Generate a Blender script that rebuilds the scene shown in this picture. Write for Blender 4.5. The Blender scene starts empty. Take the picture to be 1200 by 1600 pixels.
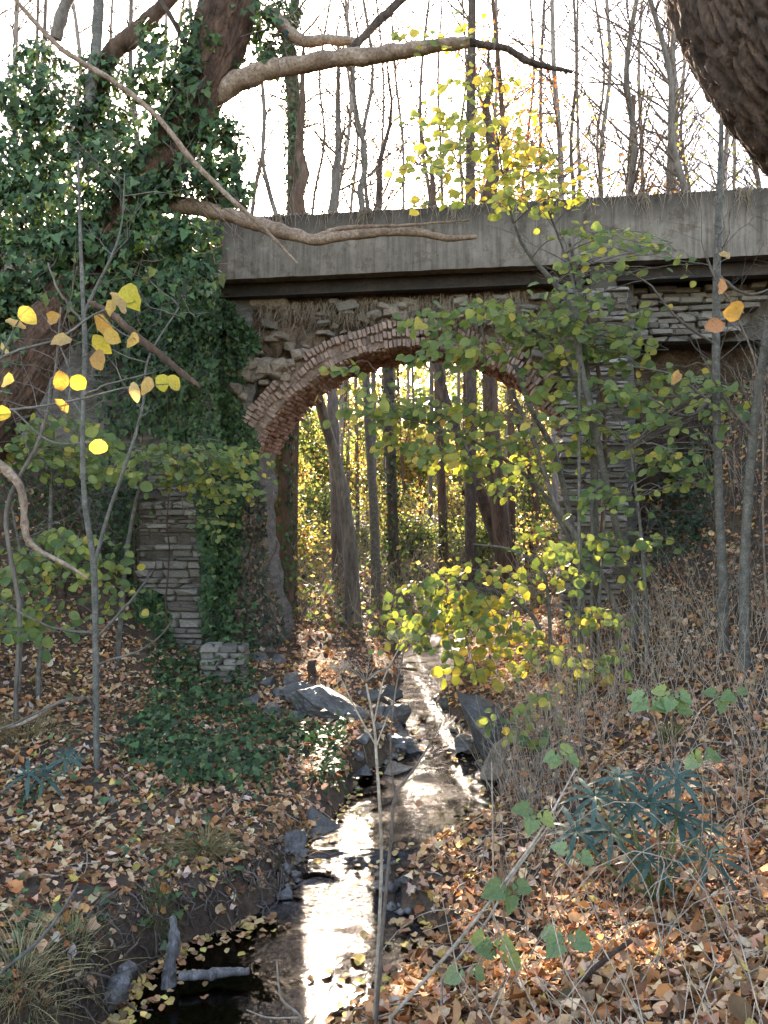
import bpy, bmesh, math, random
import numpy as np
from mathutils import Vector, Matrix, Quaternion

random.seed(11)
rng = np.random.default_rng(11)
sc = bpy.context.scene
COL = sc.collection

# ------------------------------------------------------------------ camera, sky, sun, exposure
CAMZ, F = 2.8, 1200.0
cd = bpy.data.cameras.new('camera'); cam = bpy.data.objects.new('camera', cd); COL.objects.link(cam)
cam.location = (0, 0, CAMZ); cam.rotation_euler = (math.radians(90), 0, 0)
cd.sensor_fit = 'VERTICAL'; cd.sensor_height = 24.0; cd.lens = 18.0
cd.clip_start = 0.05; cd.clip_end = 2000
sc.camera = cam

SUN_DIR = Vector((-0.115, 1.0, 0.4875)).normalized()
SUN_EL = math.asin(SUN_DIR.z); SUN_AZ = math.atan2(SUN_DIR.x, SUN_DIR.y)
w = bpy.data.worlds.new('World'); sc.world = w; w.use_nodes = True
nt = w.node_tree; nt.nodes.clear()
sky = nt.nodes.new('ShaderNodeTexSky'); sky.sky_type = 'NISHITA'; sky.sun_disc = False
sky.sun_elevation = SUN_EL; sky.sun_rotation = SUN_AZ
sky.air_density = 1.0; sky.dust_density = 1.2; sky.ozone_density = 1.0
bg = nt.nodes.new('ShaderNodeBackground'); bg.inputs[1].default_value = 0.15
wo = nt.nodes.new('ShaderNodeOutputWorld')
nt.links.new(sky.outputs[0], bg.inputs[0]); nt.links.new(bg.outputs[0], wo.inputs[0])

sl = bpy.data.lights.new('sun', 'SUN'); sl.energy = 5.0; sl.angle = math.radians(0.53); sl.color = (1.0, 0.93, 0.8)
so = bpy.data.objects.new('sun', sl); COL.objects.link(so); so.location = (-3, 30, 25)
so.rotation_euler = (-SUN_DIR).to_track_quat('-Z', 'Y').to_euler()

vs = sc.view_settings
vs.view_transform = 'Standard'; vs.look = 'None'; vs.gamma = 1.0; vs.use_curve_mapping = False
vs.exposure = 2.98
vs.use_white_balance = True; vs.white_balance_temperature = 7600; vs.white_balance_tint = 17
cy = sc.cycles
cy.use_denoising = True; cy.use_adaptive_sampling = True; cy.adaptive_threshold = 0.02
cy.max_bounces = 7; cy.diffuse_bounces = 4; cy.glossy_bounces = 3; cy.transmission_bounces = 4; cy.transparent_max_bounces = 6
cy.sample_clamp_indirect = 6.0; cy.caustics_reflective = False; cy.caustics_refractive = False

# ------------------------------------------------------------------ numeric helpers
def P(px, py, d):
    return np.array([(px - 600) / F * d, d, CAMZ + (800 - py) / F * d])

def vnoise(p, seed=0):
    p = np.asarray(p, float); i = np.floor(p).astype(np.int64); f = p - i; f = f * f * (3 - 2 * f)
    def h(dx, dy, dz):
        n = (i[..., 0] + dx) * 374761393 + (i[..., 1] + dy) * 668265263 + (i[..., 2] + dz) * 1440662683 + seed * 974634777
        n = n & 0xffffffff; n = ((n ^ (n >> 13)) * 1274126177) & 0xffffffff; n = n ^ (n >> 16)
        return (n & 0xffff) / 65535.0
    x, y, z = f[..., 0], f[..., 1], f[..., 2]
    def l(a, b, t): return a + (b - a) * t
    return l(l(l(h(0,0,0), h(1,0,0), x), l(h(0,1,0), h(1,1,0), x), y),
             l(l(h(0,0,1), h(1,0,1), x), l(h(0,1,1), h(1,1,1), x), y), z) * 2 - 1

def fbm(p, octv=4, seed=0):
    p = np.asarray(p, float); s = 0; a = 1.0; t = 0
    for k in range(octv):
        s = s + a * vnoise(p * (2.03 ** k) + k * 17.3, seed + k); t += a; a *= 0.5
    return s / t

def unit(v):
    v = np.asarray(v, float); return v / np.maximum(np.linalg.norm(v, axis=-1, keepdims=True), 1e-9)

# ------------------------------------------------------------------ mesh building
ORG = {}
def org(o): return ORG.get(o.name, np.zeros(3)) if o else np.zeros(3)

def from_arrays(name, V, faces, colr=None):
    me = bpy.data.meshes.new(name)
    me.vertices.add(len(V)); me.vertices.foreach_set('co', np.ascontiguousarray(V, dtype=np.float32).ravel())
    tot = np.concatenate([np.full(len(f), f.shape[1], np.int32) for f in faces])
    idx = np.concatenate([f.ravel() for f in faces]).astype(np.int32)
    me.loops.add(len(idx)); me.loops.foreach_set('vertex_index', idx)
    me.polygons.add(len(tot))
    me.polygons.foreach_set('loop_start', (np.cumsum(tot) - tot).astype(np.int32)); me.polygons.foreach_set('loop_total', tot)
    if colr is not None:
        a = me.attributes.new('col', 'FLOAT_COLOR', 'POINT')
        c = np.ones((len(V), 4), np.float32); c[:, :3] = colr
        a.data.foreach_set('color', c.ravel())
    me.update(calc_edges=True); me.validate()
    return me

class MB:
    def __init__(s): s.v = []; s.f = []; s.c = []; s.n = 0
    def add(s, v, f, c=None):
        v = np.asarray(v, float); f = np.asarray(f, int)
        s.v.append(v); s.f.append(f + s.n); s.n += len(v)
        cc = np.ones((len(v), 3)); 
        if c is not None: cc[:] = c
        s.c.append(cc)
    def mesh(s, name, off=(0, 0, 0)):
        by = {}
        for f in s.f: by.setdefault(f.shape[1], []).append(f)
        return from_arrays(name, np.concatenate(s.v) - np.asarray(off), [np.concatenate(x) for x in by.values()], np.concatenate(s.c))
    def build(s, name, mat, parent=None, smooth=False, origin=None):
        off = org(parent) if parent else (np.zeros(3) if origin is None else np.asarray(origin, float))
        me = s.mesh(name, off); me.materials.append(M[mat])
        if smooth: me.shade_smooth()
        o = bpy.data.objects.new(name, me); COL.objects.link(o)
        if parent: o.parent = parent
        else: o.location = off
        ORG[o.name] = off
        return o

def tag(o, label=None, cat=None, group=None, kind=None):
    if label: o['label'] = label
    if cat: o['category'] = cat
    if group: o['group'] = group
    if kind: o['kind'] = kind
    return o

def thing(name, loc, label, cat, group=None):
    o = bpy.data.objects.new(name, None); COL.objects.link(o); o.empty_display_size = 0.1
    o.location = loc; ORG[o.name] = np.asarray(loc, float)
    return tag(o, label, cat, group)

def place(name, me, parent, mtx=None, loc=None):
    """object sharing mesh data, world matrix given, child of an unrotated parent"""
    o = bpy.data.objects.new(name, me); COL.objects.link(o)
    m = mtx.copy() if mtx is not None else Matrix.Translation(loc)
    if parent:
        o.parent = parent; a = org(parent)
        m.translation = m.translation - Vector(a)
    o.matrix_basis = m
    ORG[o.name] = np.array(m.translation) + (org(parent) if parent else 0)
    return o

def spline(pts, n):
    p = np.asarray(pts, float)
    if len(p) < 3: 
        t = np.linspace(0, 1, n)[:, None]; return p[0] * (1 - t) + p[-1] * t
    q = np.vstack([2 * p[0] - p[1], p, 2 * p[-1] - p[-2]])
    t = np.linspace(0, len(p) - 1 - 1e-6, n); i = t.astype(int); f = (t - i)[:, None]
    a, b, c, d = q[i], q[i + 1], q[i + 2], q[i + 3]
    return 0.5 * (2 * b + (c - a) * f + (2 * a - 5 * b + 4 * c - d) * f**2 + (3 * b - a - 3 * c + d) * f**3)

def tube(mb, pts, rad, sides=6, col=None, lump=0.0, seed=0):
    pts = np.asarray(pts, float); n = len(pts); rad = np.broadcast_to(np.asarray(rad, float), (n,))
    t = unit(np.gradient(pts, axis=0))
    ref = np.array([1.0, 0, 0]) if abs(t[:, 0]).mean() < 0.6 else np.array([0, 1.0, 0])
    if abs(t @ ref).max() > 0.95: ref = np.array([0.3, 0.5, 0.8])
    a = unit(np.cross(t, ref)); b = np.cross(t, a)
    th = np.arange(sides) * 2 * math.pi / sides
    dirs = a[:, None] * np.cos(th)[None, :, None] + b[:, None] * np.sin(th)[None, :, None]
    rr = rad[:, None, None] * np.ones((n, sides, 1))
    if lump: rr = rr * (1 + lump * fbm((pts[:, None] + dirs * rad[:, None, None]) * (1.1 / max(rad.max(), 0.02)), 3, seed)[..., None])
    V = (pts[:, None] + dirs * rr).reshape(-1, 3)
    i = np.arange(n - 1)[:, None] * sides; j = np.arange(sides)[None]; k = (j + 1) % sides
    Fq = np.stack([i + j, i + k, i + sides + k, i + sides + j], -1).reshape(-1, 4)
    mb.add(V, Fq, col)
    if sides > 3 and rad.max() > 0.008:
        for e, o in ((0, -1), (n - 1, 1)):
            c = np.vstack([pts[e] + t[e] * o * rad[e] * 0.3, V[e * sides:(e + 1) * sides]])
            fc = [[0, 1 + (q + 1) % sides, 1 + q] if o < 0 else [0, 1 + q, 1 + (q + 1) % sides] for q in range(sides)]
            mb.add(c, fc, col)

def pxpath(lst, n=16):
    """[(px, py, depth, radius in px)] -> world points, radii in metres"""
    q = np.array([list(P(a, b, d)) + [r * d / F] for a, b, d, r in lst])
    s = spline(q, n); return s[:, :3], np.maximum(s[:, 3], 0.0015)

# leaf templates: x across, y to the tip, z out of the blade; midrib + two sides
def leaf_t(w1, y1, w2, y2, fold=0.12, droop=-0.12, m=(0.33, 0.68)):
    V = np.array([[0, 0, 0], [0, m[0], 0], [0, m[1], droop * 0.3], [0, 1, droop],
                  [-w1, y1, fold], [-w2, y2, fold * 0.8 + droop * 0.4], [w1, y1, fold], [w2, y2, fold * 0.8 + droop * 0.4]], float)
    Fc = np.array([[0, 1, 4], [1, 2, 5], [1, 5, 4], [2, 3, 5], [0, 6, 1], [1, 7, 2], [1, 6, 7], [2, 7, 3]])
    return V, Fc
def leaf_n(sides, fold=.12, droop=-.12, wave=0.0, skew=0.0):
    """blade from a list of (half width, height) side points; midrib points sit at the same heights"""
    n = len(sides); V = [(0, 0, 0)] + [(skew * y * y, max(y, .02), droop * y * y) for _, y in sides] + [(skew, 1, droop)]
    Rr = [(x_ + skew * y * y, y, fold * x_ / .4 + droop * y * y + wave * (1 if k % 2 else -1)) for k, (x_, y) in enumerate(sides)]
    Lf = [(-x_ + skew * y * y, y, fold * x_ / .4 + droop * y * y - wave * (1 if k % 2 else -1)) for k, (x_, y) in enumerate(sides)]
    f = []
    for o_, fl in ((n + 2, False), (2 * n + 2, True)):
        t_ = [(0, o_, 1)]
        for k in range(n - 1): t_ += [(k + 1, o_ + k, o_ + k + 1), (k + 1, o_ + k + 1, k + 2)]
        t_ += [(n, o_ + n - 1, n + 1)]
        f += [(a, c, b) for a, b, c in t_] if fl else t_
    return np.array(V + Rr + Lf, float), np.array(f)
SO = [(.2, .08), (.37, .27), (.41, .5), (.34, .72), (.17, .9)]
T_OVAL = leaf_n(SO)
T_IVY = leaf_n([(.34, -.06), (.56, .14), (.3, .3), (.34, .5), (.13, .74)], .1, -.2)
T_LIT = [leaf_n([(.26, .1), (.4, .38), (.28, .78)], .2, .2, .05, .1), leaf_n([(.42, .14), (.24, .34), (.3, .6)], .3, -.25, .06, -.1), leaf_n([(.2, .12), (.34, .45), (.2, .82)], -.22, .3, .05, .15),
         leaf_n([(.3, .1), (.5, .34), (.2, .6)], .28, .1, .08, -.2)]
T_SLIM = leaf_t(0.075, 0.3, 0.075, 0.62, 0.03, -0.3)
T_TINY = (np.array([[0, 0, 0], [-0.38, 0.45, 0.08], [0.38, 0.45, 0.08], [0, 1, -0.08]], float), np.array([[0, 2, 1], [1, 2, 3]]))

def leaves(mb, pos, nrm, tip, size, tmpl, cols):
    pos = np.asarray(pos, float); N = len(pos)
    if N == 0: return
    n = unit(nrm); t = np.asarray(tip, float); t = unit(t - (t * n).sum(-1, keepdims=True) * n); b = np.cross(t, n)
    V0, F0 = tmpl; K = len(V0); s = np.broadcast_to(np.asarray(size, float), (N,))[:, None, None]
    V = pos[:, None] + s * (V0[None, :, 0, None] * b[:, None] + V0[None, :, 1, None] * t[:, None] + V0[None, :, 2, None] * n[:, None])
    Fc = (np.arange(N)[:, None, None] * K + F0[None]).reshape(-1, F0.shape[1])
    mb.add(V.reshape(-1, 3), Fc, np.repeat(np.asarray(cols), K, axis=0))

def pal(n, items, jit=0.18):
    c = np.array([i[0] for i in items], float); p = np.array([i[1] for i in items], float); p /= p.sum()
    k = rng.choice(len(items), n, p=p)
    return np.clip(c[k] * (1 + jit * rng.normal(size=(n, 1))) * (1 + 0.06 * rng.normal(size=(n, 3))), 0.003, 0.95)

def rdir(n): return unit(rng.normal(size=(n, 3)))

# ------------------------------------------------------------------ materials
M = {}
def newmat(name):
    m = bpy.data.materials.new(name); m.use_nodes = True; M[name] = m
    t = m.node_tree; t.nodes.clear()
    out = t.nodes.new('ShaderNodeOutputMaterial'); return m, t, out
def nd(t, kind, **kw):
    n = t.nodes.new(kind)
    for k, v in kw.items():
        if k.startswith('i'):
            key = k[1:]; n.inputs[int(key) if key.isdigit() else key].default_value = v
        else: setattr(n, k, v)
    return n
def ramp(t, fac, stops):
    r = t.nodes.new('ShaderNodeValToRGB'); e = r.color_ramp.elements
    while len(e) < len(stops): e.new(0.5)
    for k, (p, c) in enumerate(stops): e[k].position = p; e[k].color = (*c, 1) if len(c) == 3 else c
    t.links.new(fac, r.inputs[0]); return r.outputs[0]
def coords(t, scale=(1, 1, 1), kind='Object'):
    tc = t.nodes.new('ShaderNodeTexCoord'); mp = t.nodes.new('ShaderNodeMapping'); mp.inputs['Scale'].default_value = scale
    t.links.new(tc.outputs[kind], mp.inputs[0]); return mp.outputs[0]
def noise(t, vec, scale, detail=6, rough=0.6, dist=0.0):
    n = nd(t, 'ShaderNodeTexNoise'); n.inputs['Scale'].default_value = scale; n.inputs['Detail'].default_value = detail
    n.inputs['Roughness'].default_value = rough; n.inputs['Distortion'].default_value = dist
    t.links.new(vec, n.inputs['Vector']); return n.outputs[0]
def mixc(t, fac, a, b, mode='MIX'):
    m = t.nodes.new('ShaderNodeMix'); m.data_type = 'RGBA'; m.blend_type = mode
    for s, v in ((0, fac), (6, a), (7, b)):
        if hasattr(v, 'is_linked') or isinstance(v, bpy.types.NodeSocket): t.links.new(v, m.inputs[s])
        else: m.inputs[s].default_value = (*v, 1) if isinstance(v, tuple) and len(v) == 3 else v
    return m.outputs[2]
def bump(t, h, strength, dist=0.02):
    b = nd(t, 'ShaderNodeBump'); b.inputs['Strength'].default_value = strength; b.inputs['Distance'].default_value = dist
    t.links.new(h, b.inputs['Height']); return b.outputs[0]

def mat_surface(name, stops, scale, rough=0.9, bs=0.5, bd=0.02, stretch=(1, 1, 1), fine=None, use_attr=False, rnd=0.0, spec=0.3, detail=7):
    m, t, out = newmat(name); v = coords(t, stretch)
    a = noise(t, v, scale, detail, 0.65); c = ramp(t, a, stops)
    f = noise(t, v, fine or scale * 6, 5, 0.7)
    c = mixc(t, 0.7, c, ramp(t, f, [(0.3, (0.3, 0.28, 0.26)), (0.7, (1.5, 1.5, 1.5))]), 'MULTIPLY')
    if use_attr:
        at = nd(t, 'ShaderNodeAttribute', attribute_name='col'); c = mixc(t, 1.0, c, at.outputs[0], 'MULTIPLY')
    if rnd:
        oi = t.nodes.new('ShaderNodeObjectInfo')
        rr = ramp(t, oi.outputs['Random'], [(0, (1 - rnd,) * 3), (0.35, (1.0, 0.96, 0.9)), (0.7, (1 - rnd * 0.4, 1 - rnd * 0.45, 1 - rnd * 0.5)), (1, (1 + rnd * 0.5, 1 + rnd * 0.45, 1 + rnd * 0.35))])
        c = mixc(t, 1.0, c, rr, 'MULTIPLY')
    p = nd(t, 'ShaderNodeBsdfPrincipled'); p.inputs['Roughness'].default_value = rough; p.inputs['Specular IOR Level'].default_value = spec
    t.links.new(c, p.inputs['Base Color'])
    ad = nd(t, 'ShaderNodeMath', operation='ADD'); t.links.new(a, ad.inputs[0]); t.links.new(f, ad.inputs[1])
    t.links.new(bump(t, ad.outputs[0], bs, bd), p.inputs['Normal']); t.links.new(p.outputs[0], out.inputs[0]); return m

def mat_leaf(name, trans=0.45, rough=0.45, spec=0.35, boost=(1.25, 1.2, 0.7)):
    m, t, out = newmat(name)
    at = nd(t, 'ShaderNodeAttribute', attribute_name='col'); c = at.outputs[0]
    p = nd(t, 'ShaderNodeBsdfPrincipled'); p.inputs['Roughness'].default_value = rough; p.inputs['Specular IOR Level'].default_value = spec
    v = coords(t); f = noise(t, v, 9, 5, 0.7); c = mixc(t, 0.55, c, ramp(t, f, [(0.3, (0.45, 0.4, 0.35)), (0.55, (1.15, 1.15, 1.1)), (0.75, (1.5, 1.45, 1.3))]), 'MULTIPLY')
    t.links.new(c, p.inputs['Base Color'])
    if trans:
        tr = nd(t, 'ShaderNodeBsdfTranslucent'); t.links.new(mixc(t, 1.0, c, boost, 'MULTIPLY'), tr.inputs[0])
        mx = nd(t, 'ShaderNodeMixShader'); mx.inputs[0].default_value = trans
        t.links.new(p.outputs[0], mx.inputs[1]); t.links.new(tr.outputs[0], mx.inputs[2]); t.links.new(mx.outputs[0], out.inputs[0])
    else: t.links.new(p.outputs[0], out.inputs[0])
    return m

mat_leaf('leaf_green', 0.5, 0.5, 0.2, (1.7, 1.5, 0.6))
mat_leaf('leaf_far', 0.5, 0.5, 0.3, (1.3, 1.25, 0.85))
mat_leaf('leaf_ivy', 0.2, 0.5, 0.2)
mat_leaf('leaf_litter', 0.15, 0.7, 0.1, (1.2, 1, 0.8))
mat_leaf('leaf_blue', 0.15, 0.5, 0.22)
mat_surface('soil', [(0.25, (0.035, 0.024, 0.016)), (0.5, (0.085, 0.055, 0.034)), (0.75, (0.15, 0.1, 0.06))], 3.0, bs=0.9, bd=0.03, fine=30)
mat_surface('soil_dry', [(0.25, (0.09, 0.065, 0.045)), (0.55, (0.2, 0.14, 0.095)), (0.8, (0.3, 0.22, 0.15))], 4.0, bs=0.9, bd=0.04, fine=30)
mat_surface('bark_grey', [(0.3, (0.06, 0.05, 0.04)), (0.6, (0.15, 0.125, 0.1)), (0.8, (0.24, 0.21, 0.17))], 5, bs=0.7, bd=0.02, stretch=(1, 1, 0.25), fine=24)
mat_surface('bark_pale', [(0.3, (0.12, 0.1, 0.08)), (0.6, (0.26, 0.22, 0.18)), (0.8, (0.38, 0.33, 0.28))], 5, bs=0.6, bd=0.02, stretch=(1, 1, 0.25), fine=24)
mat_surface('bark_brown', [(0.3, (0.035, 0.022, 0.015)), (0.55, (0.1, 0.06, 0.038)), (0.8, (0.19, 0.12, 0.075))], 6, bs=1.0, bd=0.03, stretch=(1, 1, 0.2), fine=30)
mat_surface('bark_dark', [(0.3, (0.028, 0.02, 0.015)), (0.55, (0.085, 0.06, 0.044)), (0.8, (0.17, 0.125, 0.09))], 9, bs=1.0, bd=0.03, stretch=(1, 1, 0.5), fine=45, use_attr=True)
mat_surface('bark_sapling', [(0.3, (0.06, 0.056, 0.045)), (0.6, (0.13, 0.122, 0.1)), (0.8, (0.24, 0.23, 0.195))], 14, bs=0.5, bd=0.01, fine=60)
mat_surface('dead_wood', [(0.25, (0.09, 0.06, 0.038)), (0.5, (0.21, 0.145, 0.1)), (0.75, (0.36, 0.275, 0.2))], 5, bs=0.7, bd=0.012, stretch=(1, 1, 1), fine=40)
mat_surface('grey_wood', [(0.25, (0.05, 0.045, 0.04)), (0.5, (0.15, 0.135, 0.12)), (0.75, (0.32, 0.3, 0.28))], 6, bs=0.9, bd=0.015, stretch=(2.5, 2.5, 0.5), fine=40)
mat_surface('twig', [(0.3, (0.07, 0.05, 0.035)), (0.7, (0.17, 0.13, 0.1))], 6, bs=0.2)
mat_surface('dry_stem', [(0.3, (0.2, 0.15, 0.1)), (0.7, (0.42, 0.34, 0.25))], 8, bs=0.2)
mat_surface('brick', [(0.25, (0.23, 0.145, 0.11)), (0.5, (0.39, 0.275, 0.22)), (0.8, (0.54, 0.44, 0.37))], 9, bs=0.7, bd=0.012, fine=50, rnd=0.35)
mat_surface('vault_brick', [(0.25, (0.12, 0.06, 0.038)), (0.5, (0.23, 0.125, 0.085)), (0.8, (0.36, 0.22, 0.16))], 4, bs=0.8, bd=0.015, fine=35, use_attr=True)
mat_surface('slate', [(0.25, (0.11, 0.1, 0.088)), (0.5, (0.26, 0.235, 0.2)), (0.8, (0.44, 0.4, 0.34))], 6, bs=0.8, bd=0.015, stretch=(1, 1, 2.5), fine=34, rnd=0.5)
mat_surface('mortar', [(0.25, (0.04, 0.034, 0.028)), (0.5, (0.09, 0.075, 0.06)), (0.8, (0.15, 0.125, 0.1))], 5, bs=0.9, bd=0.03, fine=28)
mat_surface('mortar_warm', [(0.25, (0.11, 0.075, 0.055)), (0.5, (0.22, 0.155, 0.12)), (0.8, (0.34, 0.26, 0.21))], 6, bs=0.9, bd=0.02, fine=30)
mat_surface('rubble', [(0.25, (0.07, 0.062, 0.052)), (0.5, (0.16, 0.14, 0.115)), (0.8, (0.28, 0.25, 0.21))], 4, bs=1.0, bd=0.05, stretch=(1, 1, 3), fine=22)
mat_surface('rock', [(0.25, (0.035, 0.033, 0.031)), (0.5, (0.1, 0.096, 0.088)), (0.8, (0.21, 0.2, 0.185))], 3.5, rough=0.5, bs=0.7, bd=0.03, stretch=(1, 1, 2), fine=24, rnd=0.35, spec=0.5)
mat_surface('gravel', [(0.25, (0.04, 0.035, 0.03)), (0.5, (0.1, 0.09, 0.075)), (0.8, (0.2, 0.18, 0.15))], 6, rough=0.4, bs=0.4, use_attr=True, spec=0.5)
mat_surface('rock_warm', [(0.25, (0.13, 0.1, 0.075)), (0.5, (0.28, 0.225, 0.17)), (0.8, (0.42, 0.36, 0.29))], 5, bs=0.7, bd=0.02, fine=30, rnd=0.3)
mat_surface('steel', [(0.25, (0.012, 0.01, 0.009)), (0.5, (0.03, 0.023, 0.018)), (0.8, (0.075, 0.05, 0.034))], 3, rough=0.75, bs=0.3, fine=30)

def mat_concrete():
    m, t, out = newmat('concrete'); v = coords(t)
    base = ramp(t, noise(t, v, 1.6, 8, 0.7), [(0.25, (0.09, 0.073, 0.055)), (0.5, (0.165, 0.138, 0.107)), (0.75, (0.25, 0.212, 0.168))])
    vs_ = coords(t, (7, 7, 0.35)); st = ramp(t, noise(t, vs_, 1.6, 6, 0.75), [(0.45, (1, 1, 1)), (0.72, (0.3, 0.27, 0.23))])
    c = mixc(t, 0.85, base, st, 'MULTIPLY')
    # lichen and grime that has grown along the top edge
    sx = nd(t, 'ShaderNodeSeparateXYZ'); tc = nd(t, 'ShaderNodeTexCoord'); t.links.new(tc.outputs['Object'], sx.inputs[0])
    nz = noise(t, coords(t, (6, 6, 0.5)), 2.4, 7, 0.78)
    ma = nd(t, 'ShaderNodeMath', operation='MULTIPLY_ADD'); ma.inputs[1].default_value = 0.95; t.links.new(nz, ma.inputs[0]); t.links.new(sx.outputs[2], ma.inputs[2])
    sb = nd(t, 'ShaderNodeMath', operation='SUBTRACT'); t.links.new(ma.outputs[0], sb.inputs[0]); sb.inputs[1].default_value = 0.5
    g = ramp(t, sb.outputs[0], [(0.38, (0, 0, 0)), (0.6, (.45, .45, .45)), (0.86, (0.92, 0.92, 0.92))])
    c = mixc(t, g, c, (0.055, 0.045, 0.034))
    pt = ramp(t, noise(t, v, 3.4, 9, 0.8), [(0.52, (1, 1, 1)), (0.6, (0.55, 0.5, 0.42)), (0.7, (0.95, 0.95, 0.95))]); c = mixc(t, 0.8, c, pt, 'MULTIPLY')
    p = nd(t, 'ShaderNodeBsdfPrincipled'); p.inputs['Roughness'].default_value = 0.92; p.inputs['Specular IOR Level'].default_value = 0.2
    t.links.new(c, p.inputs['Base Color']); t.links.new(bump(t, noise(t, v, 28, 8, 0.75), 0.5, 0.012), p.inputs['Normal']); t.links.new(p.outputs[0], out.inputs[0])
mat_concrete()

def mat_water():
    m, t, out = newmat('water'); v = coords(t)
    n1 = noise(t, coords(t, (1.0, 1.6, 1)), 13, 4, 0.6, 0.6); n2 = noise(t, v, 34, 3, 0.6, 0.3)
    at = nd(t, 'ShaderNodeAttribute', attribute_name='col')      # how broken the surface is
    mu = nd(t, 'ShaderNodeMath', operation='MULTIPLY_ADD'); t.links.new(n2, mu.inputs[0]); mu.inputs[1].default_value = 0.4; t.links.new(n1, mu.inputs[2])
    b = nd(t, 'ShaderNodeBump'); b.inputs['Distance'].default_value = 0.035
    sx = nd(t, 'ShaderNodeSeparateXYZ'); t.links.new(at.outputs[1], sx.inputs[0])
    t.links.new(sx.outputs[0], b.inputs['Strength']); t.links.new(mu.outputs[0], b.inputs['Height'])
    fr = nd(t, 'ShaderNodeFresnel'); fr.inputs[0].default_value = 1.42; t.links.new(b.outputs[0], fr.inputs[1])
    gl = nd(t, 'ShaderNodeBsdfGlossy'); rm = nd(t, 'ShaderNodeMath', operation='MULTIPLY_ADD'); t.links.new(sx.outputs[0], rm.inputs[0]); rm.inputs[1].default_value = 0.1; rm.inputs[2].default_value = 0.04; t.links.new(rm.outputs[0], gl.inputs['Roughness']); t.links.new(b.outputs[0], gl.inputs['Normal'])
    tr = nd(t, 'ShaderNodeBsdfTransparent'); tr.inputs[0].default_value = (0.17, 0.145, 0.105, 1)
    mx = nd(t, 'ShaderNodeMixShader'); t.links.new(fr.outputs[0], mx.inputs[0]); t.links.new(tr.outputs[0], mx.inputs[1]); t.links.new(gl.outputs[0], mx.inputs[2])
    t.links.new(mx.outputs[0], out.inputs[0])
mat_water()

# ------------------------------------------------------------------ the terrain
SY = np.array([-3, 0, 2, 3, 4.2, 4.6, 4.95, 5.2, 5.4, 5.75, 6.0, 6.2, 6.5, 7.0, 7.5, 8.0, 8.7, 9.5, 10.5, 12, 14, 20, 40, 220])
SL = np.array([-9, -5, -3.1, -2.1, -1.5, -1.45, -1.3, -0.95, -0.8, -0.74, -0.68, -0.6, -0.46, -0.32, -0.26, 0.08, 0.25, 0.02, 0.26, 0.15, 0.6, 3.0, 9, 60])
SR = np.array([-7, -3.4, -1.5, -0.7, -0.1, 0.14, 0.46, 0.32, 0.12, 0.1, 0.18, 0.42, 0.78, 1.06, 1.12, 0.98, 0.9, 0.64, 0.92, 1.15, 1.7, 4.2, 10.4, 62])
WY = np.array([-3, 5.3, 5.55, 5.9, 6.05, 7.5, 7.9, 8.2, 8.65, 8.75, 12, 20, 40, 220])
WZ = np.array([0, 0, 0.06, 0.10, 0.15, 0.16, 0.24, 0.32, 0.40, 0.42, 0.45, 0.7, 1.3, 4.0])
CP = np.array([
 (0,0,1.2),(2,0,1.5),(-1.5,-2,1.2),(1.35,2.7,1.0),(0.6,3.4,.62),(0.3,4.2,.25),(1.3,3.8,.62),(0.45,5.5,.2),(0.75,5.1,.3),(1.2,4.6,.42),
 (-0.9,5.8,.27),(-1.8,5.1,.42),(-1.95,4.0,.5),(-2.6,4.2,.6),(-3,6,.58),(-1.2,6.6,.42),(-1.3,7.5,.55),(-0.7,7.6,.45),(-4.5,9,1.15),(-3,9.5,.85),(-2,9.8,.78),
 (-1.4,10.3,.72),(-0.5,9.3,.6),(-3,11,.95),(-6,8,1.6),(-8,5,1.8),(-6,3,1.2),(-5,1,1.0),
 (1.4,6.5,.42),(1.5,8,.72),(2.2,5,.65),(2.5,5.6,.8),(2.3,7,.88),(3.2,7.5,1.35),(4,8,1.75),(2.6,9.5,1.3),(3.4,9.5,1.75),(4.5,9,2.6),(4.6,10.3,3.9),(5.6,10.3,5.1),
 (3.7,10.4,2.3),(1.6,9.8,.95),(1.9,11.5,1.0),(5,6,1.9),(5,4,1.8),(4,2,1.7),(7,7,3.1),(8,10,5.6),
 (-1,14,.95),(-2,13.5,1.0),(2.7,13,1.0),(3,16,1.2),(-4,18,1.3),(0,20,1.3),(5,22,1.5),(-6,25,1.6),(0,30,1.8),(8,30,2),(-12,30,2),(12,42,2.4),(-15,45,2.5),(0,50,2.6),
 (25,70,3.2),(-25,70,3.2),(0,100,4),(-60,60,3),(60,60,3),(-5,12,3.2),(-7,12,5.7),(-10,12,6.1),(-5.2,10.2,1.7),(-8,15.5,3.5),(-8,19,2.2),(7,12.5,6.0),(10,12,6.2),(6.5,15.5,3.2),(9,19,2.4),
 (-120,0,4),(120,0,7),(120,220,8),(-120,220,8),(0,220,8),(-20,8,3.5),(20,8,6.5),(-20,-10,2.5),(20,-10,4),(0,-12,1.5)], float)
def _tps():
    x = CP[:, :2]; n = len(x); r = np.linalg.norm(x[:, None] - x[None], axis=-1)
    K = r; A = np.zeros((n + 3, n + 3)); A[:n, :n] = K - 0.02 * np.eye(n); A[:n, n] = 1; A[:n, n + 1:] = x; A[n, :n] = 1; A[n + 1:, :n] = x.T
    return np.linalg.solve(A, np.concatenate([CP[:, 2], [0, 0, 0]]))
TW = _tps()
def Wz(y): return np.interp(y, WY, WZ)
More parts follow.
